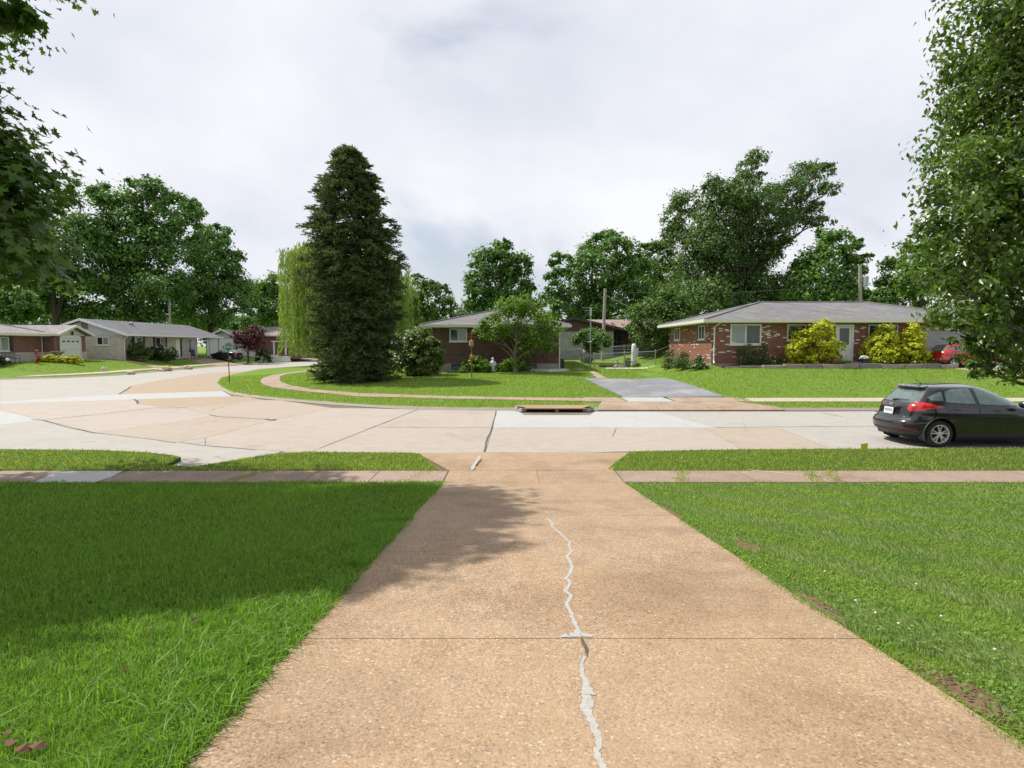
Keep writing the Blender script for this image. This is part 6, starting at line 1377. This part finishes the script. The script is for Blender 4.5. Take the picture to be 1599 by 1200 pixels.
mb = MB(); mb.lathe((0, 0, .25), [(.03, 0), (.13, .05), (.17, .15), (.13, .27), (.03, .32)], 14); mb.build('ball', plain('pale_blue_ball', (.55, .6, .7), .2), gb, world_coords=False, smooth=True); MB().tube([(0, 0, 0), (0, 0, .27)], .04, 8).build('stand', ST, gb, world_coords=False)
# ================================================================== CARS
def carpaint(name, col, metal=.5):
    if name in MATS: return MATS[name]
    m, t = newmat(name); b = NB(t); co = b.n('ShaderNodeTexCoord').outputs['Object']
    c = b.ramp(b.noise(co, 3, 5), [(.3, [x*.94 for x in col]), (.7, [x*1.06 for x in col])])
    p = b.pr(Base_Color=c, Roughness=.22, Metallic=metal); p.inputs['Coat Weight'].default_value = 1.0; p.inputs['Coat Roughness'].default_value = .04
    b.out(p.outputs[0]); MATS[name] = m; return m
RUB = plain('tyre_rubber', (.022, .022, .023), .8); ALLOY = plain('alloy_rim', (.62, .63, .65), .35, .45, var=.04); TRIM = plain('black_plastic_trim', (.018, .018, .019), .5)
TINT = glassmat('tinted_car_glass', (.12, .165, .16), .03); LAMP = plain('red_tail_lamp', (.48, .012, .016), .12, spec=.8, coat=.6); LAMPD = plain('dark_red_reflector', (.25, .01, .015), .2); CHR = plain('bright_chrome', (.65, .66, .68), .15, 1.0, var=.03)
HATCH = dict(L=4.36, zr=[(.17, .34), (.26, .16), (.33, .05), (.42, .0), (.54, .0), (.60, .035), (.64, .10), (.72, .15), (.92, .20), (.99, .24), (1.05, .32), (1.20, .46), (1.34, .60), (1.40, .66), (1.44, .85), (1.462, 1.2), (1.47, 1.7)],
             zf=[(.17, 4.15), (.26, 4.3), (.45, 4.36), (.62, 4.33), (.74, 4.15), (.85, 3.75), (.93, 3.25), (.97, 3.02), (1.05, 2.86), (1.25, 2.45), (1.38, 2.12), (1.43, 1.95), (1.462, 1.85), (1.47, 1.72)],
             w=[(.17, .80), (.24, .86), (.32, .885), (.5, .90), (.68, .912), (.82, .905), (.93, .88), (.99, .855), (1.05, .825), (1.2, .745), (1.34, .66), (1.40, .60), (1.44, .47), (1.462, .25), (1.47, .01)], wb=(.80, 3.45), wr=.318)
SEDAN = dict(L=4.85, zr=[(.17, .3), (.3, .08), (.5, .0), (.7, .04), (.95, .10), (1.02, .25), (1.06, .75), (1.15, 1.0), (1.30, 1.35), (1.40, 1.7), (1.44, 1.95), (1.45, 2.2)],
             zf=[(.17, 4.6), (.3, 4.8), (.5, 4.85), (.7, 4.7), (.85, 4.2), (.95, 3.6), (1.0, 3.45), (1.15, 3.15), (1.3, 2.85), (1.40, 2.6), (1.44, 2.4), (1.45, 2.25)],
             w=[(.17, .82), (.3, .90), (.6, .92), (.85, .91), (.98, .87), (1.05, .82), (1.2, .74), (1.35, .62), (1.41, .5), (1.44, .3), (1.45, .01)], wb=(1.0, 3.85), wr=.335)
def inpoly(px, py, poly): return pip(px, py, poly)
def car(label, loc, rz, paint, spec, detail=True, cat='car', group=None, name='parked_car'):
    t = thing(name, label, cat, loc, rz, group)
    nz, nt_ = (110, 300) if detail else (44, 120)
    zs = np.concatenate([np.linspace(.17, spec['w'][-1][0]-.03, nz), spec['w'][-1][0]-.03+.03*np.array([.4, .7, .9, 1.0])])
    f = lambda key, z: np.interp(z, [p[0] for p in spec[key]], [p[1] for p in spec[key]])
    # smoothed profiles
    def sm(key):
        y = f(key, zs)
        for _ in range(3 if detail else 1): y[1:-1] = .25*y[:-2]+.5*y[1:-1]+.25*y[2:]
        return y
    ZR, ZF, WW_ = sm('zr'), sm('zf'), sm('w')
    # plan outline parameter: denser, even steps round a rounded rectangle
    th = np.linspace(0, 2*np.pi, 4000, endpoint=False); ex = lambda n: (np.sign(np.cos(th))*np.abs(np.cos(th))**(2/n), np.sign(np.sin(th))*np.abs(np.sin(th))**(2/n))
    V_ = np.zeros((len(zs), nt_, 3))
    for i, z in enumerate(zs):
        nr_, nf = 4.6, 3.4
        cxr, syr = ex(nr_); cxf, syf = ex(nf); c = np.where(np.cos(th) < 0, cxr, cxf); s_ = np.where(np.cos(th) < 0, syr, syf)
        xc = (ZR[i]+ZF[i])/2; a = (ZF[i]-ZR[i])/2; X_ = xc+a*c; Y_ = WW_[i]*s_
        # bow of the tail in plan
        d = np.concatenate([[0], np.cumsum(np.hypot(np.diff(X_), np.diff(Y_)))]); q = np.linspace(0, d[-1], nt_, endpoint=False)
        V_[i, :, 0] = np.interp(q, d, X_); V_[i, :, 1] = np.interp(q, d, Y_); V_[i, :, 2] = z
        k_ = np.clip((xc-V_[i, :, 0])/a, -1, 1); V_[i, :, 0] += np.where(k_ > 0, .11*k_**3, .06*k_**3)*(np.abs(V_[i, :, 1])/.9)**2*(1 if z < 1.05 else .8)
    # shoulder crease and sculpted tail
    ctr = (V_[:-1]+V_[1:])/2; ctr = (ctr+np.roll(ctr, -1, 1))/2; ctr = ctr.reshape(-1, 3)
    I, J = np.meshgrid(np.arange(len(zs)-1), np.arange(nt_), indexing='ij'); b0 = I*nt_+J; b1 = I*nt_+(J+1) % nt_
    F_ = np.stack([b0, b1, b1+nt_, b0+nt_], -1).reshape(-1, 4); VV = V_.reshape(-1, 3)
    nrm = np.cross(VV[F_[:, 1]]-VV[F_[:, 0]], VV[F_[:, 3]]-VV[F_[:, 0]]); nrm /= np.linalg.norm(nrm, axis=1, keepdims=True)+1e-9
    x, y, z = ctr.T; ay = np.abs(y); lat = np.abs(nrm[:, 1]) > .45; rear = (x < 1.0) & (nrm[:, 0] < -.35)&~((np.abs(nrm[:, 1]) > .8))
    cls = np.zeros(len(F_), int); side = (y > 0).astype(int)
    for wx in spec['wb']: cls[((x-wx)**2+(z-spec['wr'])**2 < (spec['wr']+.055)**2) & (ay > .55)] = -1
    def setc(m, c): cls[m & (cls >= 0)] = c
    def edge(poly, w):
        return pdist(x, z, list(poly)+[poly[0]]) < w
    sedan = spec is SEDAN
    if not sedan:
        W1_ = [(.66, 1.10), (.62, 1.17), (.86, 1.30), (.93, 1.31), (.90, 1.10)]; W2_ = [(.97, 1.07), (.99, 1.31), (1.2, 1.37), (1.60, 1.385), (1.64, 1.03), (1.3, 1.04)]; W3_ = [(1.73, 1.02), (1.70, 1.385), (1.95, 1.37), (2.25, 1.27), (2.62, 1.06), (2.68, .985), (2.2, 1.0)]
        D1 = [(.93, 1.06), (.93, .95), (1.02, .80), (1.13, .66), (1.16, .40), (1.2, .30), (1.69, .30), (1.69, 1.40), (1.0, 1.385)]; D2 = [(1.70, .30), (2.85, .30), (2.95, .60), (2.9, .95), (2.4, 1.30), (1.9, 1.40), (1.70, 1.40)]
        RW = [(-.60, 1.03), (.60, 1.03), (.55, 1.20), (.47, 1.375), (-.47, 1.375), (-.55, 1.20)]
    else:
        W1_ = [(1.15, 1.08), (1.35, 1.25), (1.55, 1.33), (1.55, 1.05)]; W2_ = [(1.6, 1.05), (1.6, 1.35), (2.2, 1.40), (2.25, 1.03)]; W3_ = [(2.32, 1.03), (2.28, 1.40), (2.6, 1.36), (3.3, 1.0)]
        D1 = [(1.5, .3), (1.5, 1.4), (2.28, 1.42), (2.28, .3)]; D2 = [(2.29, .3), (2.29, 1.42), (2.7, 1.4), (3.4, 1.0), (3.4, .3)]
        RW = [(-.62, 1.08), (.62, 1.08), (.48, 1.36), (-.48, 1.36)]
    for s_ in (0, 1):
        ms = lat & (side == s_)
        setc(ms & inpoly(x, z, D1), 10+s_); setc(ms & inpoly(x, z, D2), 12+s_)
        for P_, c in ((W1_, 20), (W2_, 22), (W3_, 24)):
            setc(ms & (edge(P_, .022)), 3); setc(ms & inpoly(x, z, P_), c+s_)
        if detail:
            for D_ in (D1, D2): setc(ms & edge(D_, .006) & (z < 1.05) & (cls != 3), 4)
    setc(ms & False, 0)
    yz = rear if not sedan else (nrm[:, 0] < -.3) & (x < 2.1)
    setc(yz & (pdist(y, z, RW+[RW[0]]) < .02), 3); setc(yz & inpoly(y, z, RW), 30)
    setc((nrm[:, 0] > .35) & (x > 1.9) & (z > 1.0) & (z < 1.38) & (ay < np.interp(z, [1.0, 1.38], [.74, .55])), 31)
    q = x-(.9-ay)*1.0
    TL = [(-.36, .985), (-.1, 1.0), (.10, 1.05), (.28, 1.065), (.80, .975), (.80, .955), (.52, .90), (.30, .845), (-.05, .835), (-.30, .90)] if not sedan else [(-.4, .72), (-.4, .95), (.3, .98), (.3, .8)]
    for s_ in (0, 1): setc((x < 1.0) & (side == s_) & (ay > .5) & inpoly(q, z, TL), 40+s_)
    setc((z < .36) & (x < 3.9), 5); setc((z < .30), 5)
    if not sedan:
        setc((x < .5) & (z < .40) & (ay < .72), 5)
        for s_ in (0, 1): setc((x < .5) & (side == s_) & (ay > .54) & (ay < .76) & (z > .405) & (z < .437), 42+s_)
        setc((x < .45) & (np.abs(z-.635) < .009) & (ay < .62), 4); setc((x < .5) & (np.abs(ay-.63-.12*(z-.65)) < .008) & (z > .63) & (z < 1.0) & rear, 4)
        setc((x < .4) & (np.abs(z-.515) < .006) & (ay < .9), 4)
    def part(c, nm, mat, parent=t, off=0.0):
        m = cls == c
        if not m.any(): return None
        fa = F_[m]; u_, inv = np.unique(fa, return_inverse=True); me = np_mesh(nm, VV[u_], inv.reshape(fa.shape))
        return link_mesh(nm, me, mat, parent, world_coords=False, smooth=True)
    part(0, 'body', paint); part(3, 'window_trim', TRIM); part(4, 'door_seam', TRIM); part(5, 'lower_trim', TRIM)
    for s_ in (0, 1):
        for c in (10, 12):
            dd = part(c+s_, 'door', paint)
            if detail and dd and not sedan:
                sg = 1 if s_ else -1; hx_ = 1.08 if c == 10 else 2.0; hz = .90 if c == 10 else .88; yy = sg*(f('w', hz)+.008)
                MB().tube([(hx_, yy-sg*.02, hz), (hx_+.03, yy+sg*.02, hz+.004), (hx_+.19, yy+sg*.02, hz+.004), (hx_+.22, yy-sg*.02, hz)], .014, 8).build('handle', paint, dd, world_coords=False, smooth=True)
        for c in (20, 22, 24): part(c+s_, 'side_window', TINT)
        part(40+s_, 'tail_light', LAMP); part(42+s_, 'reflector', LAMPD)
    part(30, 'rear_window', TINT); part(31, 'windscreen', TINT)
    MB().bx(.55, spec['L']-.6, -.70, .70, .15, .2).build('underbody', TRIM, t, world_coords=False)
    for wx in spec['wb']:
        for sg in (-1, 1):
            al = MB(); wr = spec['wr']
            pts = [(wx+(wr+.06)*math.cos(a), (wr+.06)*math.sin(a)+wr) for a in np.linspace(-.5, math.pi+.5, 22)]
            vs = [(px_, sg*yy, pz) for px_, pz in pts for yy in (.60, .885)]; al.add(vs, [(2*i, 2*i+1, 2*i+3, 2*i+2) for i in range(21)]); al.add([(wx-(wr+.06), sg*.60, .1), (wx+(wr+.06), sg*.60, .1), (wx+(wr+.06), sg*.60, 2*wr+.05), (wx-(wr+.06), sg*.60, 2*wr+.05)], [(0, 1, 2, 3)]); al.build('wheel_arch', TRIM, t, world_coords=False)
            wh = thing('wheel', None, None, (wx, sg*.77, wr)); wh.parent = t; rim_r = .222
            prof = [(rim_r, -.10), (wr-.02, -.10), (wr-.004, -.075), (wr, -.03), (wr, .03), (wr-.004, .075), (wr-.02, .10), (rim_r+.01, .105), (rim_r, .09)]
            mb = MB(); n_ = 36; 
            vs = [(r_*math.cos(2*math.pi*k/n_), sg*o, r_*math.sin(2*math.pi*k/n_)) for r_, o in prof for k in range(n_)]
            mb.add(vs, [(i*n_+k, i*n_+(k+1) % n_, (i+1)*n_+(k+1) % n_, (i+1)*n_+k) for i in range(len(prof)-1) for k in range(n_)]); mb.build('tyre', RUB, wh, world_coords=False, smooth=True)
            mb = MB(); prof = [(rim_r, .10), (rim_r-.012, .104), (rim_r-.022, .09), (rim_r-.03, .03)]
            vs = [(r_*math.cos(2*math.pi*k/n_), sg*o, r_*math.sin(2*math.pi*k/n_)) for r_, o in prof for k in range(n_)]
            mb.add(vs, [(i*n_+k, i*n_+(k+1) % n_, (i+1)*n_+(k+1) % n_, (i+1)*n_+k) for i in range(3) for k in range(n_)])
            for k in range(5):
                for da in (-.17, .17):
                    a = 2*math.pi*k/5+math.pi/2; a1 = a+da*.55; a2 = a+da*1.25
                    p_, q_ = Vector((.045*math.cos(a1), 0, .045*math.sin(a1))), Vector(((rim_r-.012)*math.cos(a2), 0, (rim_r-.012)*math.sin(a2)))
                    dd_ = (q_-p_).normalized(); nn_ = Vector((-dd_.z, 0, dd_.x))*.0135; yo = Vector((0, sg*.088, 0)); yi = Vector((0, sg*.05, 0))
                    mb.add([p_-nn_+yo*.95, p_+nn_+yo*.95, q_+nn_*.9+yo*1.08, q_-nn_*.9+yo*1.08, p_-nn_+yi, p_+nn_+yi, q_+nn_+yi, q_-nn_+yi], [(0, 1, 2, 3), (0, 3, 7, 4), (1, 5, 6, 2), (0, 4, 5, 1), (4, 7, 6, 5)])
            mb.lathe((0, 0, 0), [(.001, 0), (.001, 0)], 3)
            mb.build('rim', ALLOY, wh, world_coords=False)
            mb = MB(); vs = [(r_*math.cos(2*math.pi*k/20), sg*o, r_*math.sin(2*math.pi*k/20)) for r_, o in ((.06, .06), (.058, .092), (.03, .098), (.004, .098)) for k in range(20)]
            mb.add(vs, [(i*20+k, i*20+(k+1) % 20, (i+1)*20+(k+1) % 20, (i+1)*20+k) for i in range(3) for k in range(20)]); mb.build('hub', ALLOY, wh, world_coords=False)
            mb = MB(); vs = [(r_*math.cos(2*math.pi*k/24), sg*.02, r_*math.sin(2*math.pi*k/24)) for r_ in (.001, .215) for k in range(24)]; mb.add(vs, [(k, (k+1) % 24, 24+(k+1) % 24, 24+k) for k in range(24)]); mb.build('brake_disc', plain('brake_dark', (.02, .02, .021), .9), wh, world_coords=False)
    if detail and not sedan:
        # roof spoiler, wiper, plate, handle bar, badges, aerial, mirrors
        sp = MB(); sp.add([(.80, -.40, 1.432), (.80, .40, 1.432), (.60, .50, 1.405), (.53, .40, 1.40), (.50, 0, 1.40), (.53, -.40, 1.40), (.60, -.50, 1.405), (.80, -.40, 1.37), (.80, .40, 1.37), (.62, .50, 1.38), (.56, .40, 1.375), (.53, 0, 1.375), (.56, -.40, 1.375), (.62, -.50, 1.38)],
            [(0, 6, 5, 4, 3, 2, 1), (7, 8, 9, 10, 11, 12, 13), (6, 13, 12, 5), (5, 12, 11, 4), (4, 11, 10, 3), (3, 10, 9, 2), (0, 7, 13, 6), (1, 2, 9, 8)]); sp.build('spoiler', paint, t, world_coords=False, bevel=.008)
        MB().tube([(.30, .10, 1.06), (.31, -.10, 1.085), (.345, -.42, 1.10)], [.022, .014, .008], 6).build('wiper', TRIM, t, world_coords=False)
        pl = MB().box((.135, .0, .80), (.012, .34, .165), ry=.12).build('number_plate', plain('pale_plate', (.60, .66, .68), .4, var=.06), t, world_coords=False)
        mb = MB()
        for k in range(6): mb.box((.136, -.115+k*.046, .815), (.004, .026, .055), ry=.12)
        o = mb.build('plate_marks', plain('plate_marks', (.20, .24, .30), .5), t, world_coords=False); o.location.x -= .008
        MB().box((.155, 0, .915), (.04, .62, .035)).build('tailgate_strip', paint, t, world_coords=False, bevel=.01)
        mb = MB(); mb.lathe((0, 0, 0), [(.001, -.004), (.05, -.004), (.05, .004), (.001, .004)], 20, 1.5, .7); ob = mb.build('badge', CHR, t, world_coords=False); ob.rotation_euler = (R(90), 0, R(-90)); ob.location = (.19, 0, .965)
        mb = MB()
        for k in range(5): mb.box((.145, .58-k*.035, .70), (.008, .022, .026))
        mb.build('lettering', CHR, t, world_coords=False); mb = MB()
        for k in range(2): mb.box((.16, -.52-k*.04, .70), (.008, .03, .022))
        mb.build('lettering', CHR, t, world_coords=False)
        MB().tube([(.92, 0, 1.445), (.86, 0, 1.50), (.74, 0, 1.60)], [.012, .006, .003], 6).build('aerial', TRIM, t, world_coords=False)
        for sg in (-1, 1):
            bm = bmesh.new(); bmesh.ops.create_uvsphere(bm, u_segments=16, v_segments=10, radius=1); me = bpy.data.meshes.new('mirror'); bm.to_mesh(me); bm.free(); me.transform(Matrix.Translation((2.62, sg*1.0, 1.03)) @ Matrix.Diagonal((.09, .12, .085, 1))); link_mesh('mirror', me, paint, t, False, True)
        # seats glimpsed through the glass are dark shapes on the cabin tub
    return t
GREYP = carpaint('charcoal_metallic', (.024, .024, .028), .5)
car('charcoal grey hatchback parked at the near kerb on the right', (9.28, 14.33, 0), 0, GREYP, HATCH)
car('black sedan parked in the carport of the long pale house', (-34.4, 73.4, Hs(-37, 73)), R(165), carpaint('black_paint', (.008, .009, .014), .2), SEDAN, detail=False)
rc = car('bright red car on the drive behind the pear tree, mostly hidden by leaves', (24.55, 33.9, 1.06), 0, carpaint('red_paint', (.42, .016, .012), .1), HATCH, detail=False)
rdp = patch('garage_drive', [(26.8, 24.2), (31.0, 24.2), (31.2, 32.4), (30.5, 35.3), (24.5, 35.3), (24.5, 33.1), (25.2, 32.9)], FARCON, fr(25, 30, 1), fr(25, 35, 1), H, .015, .2); tag(rdp, kind='structure')
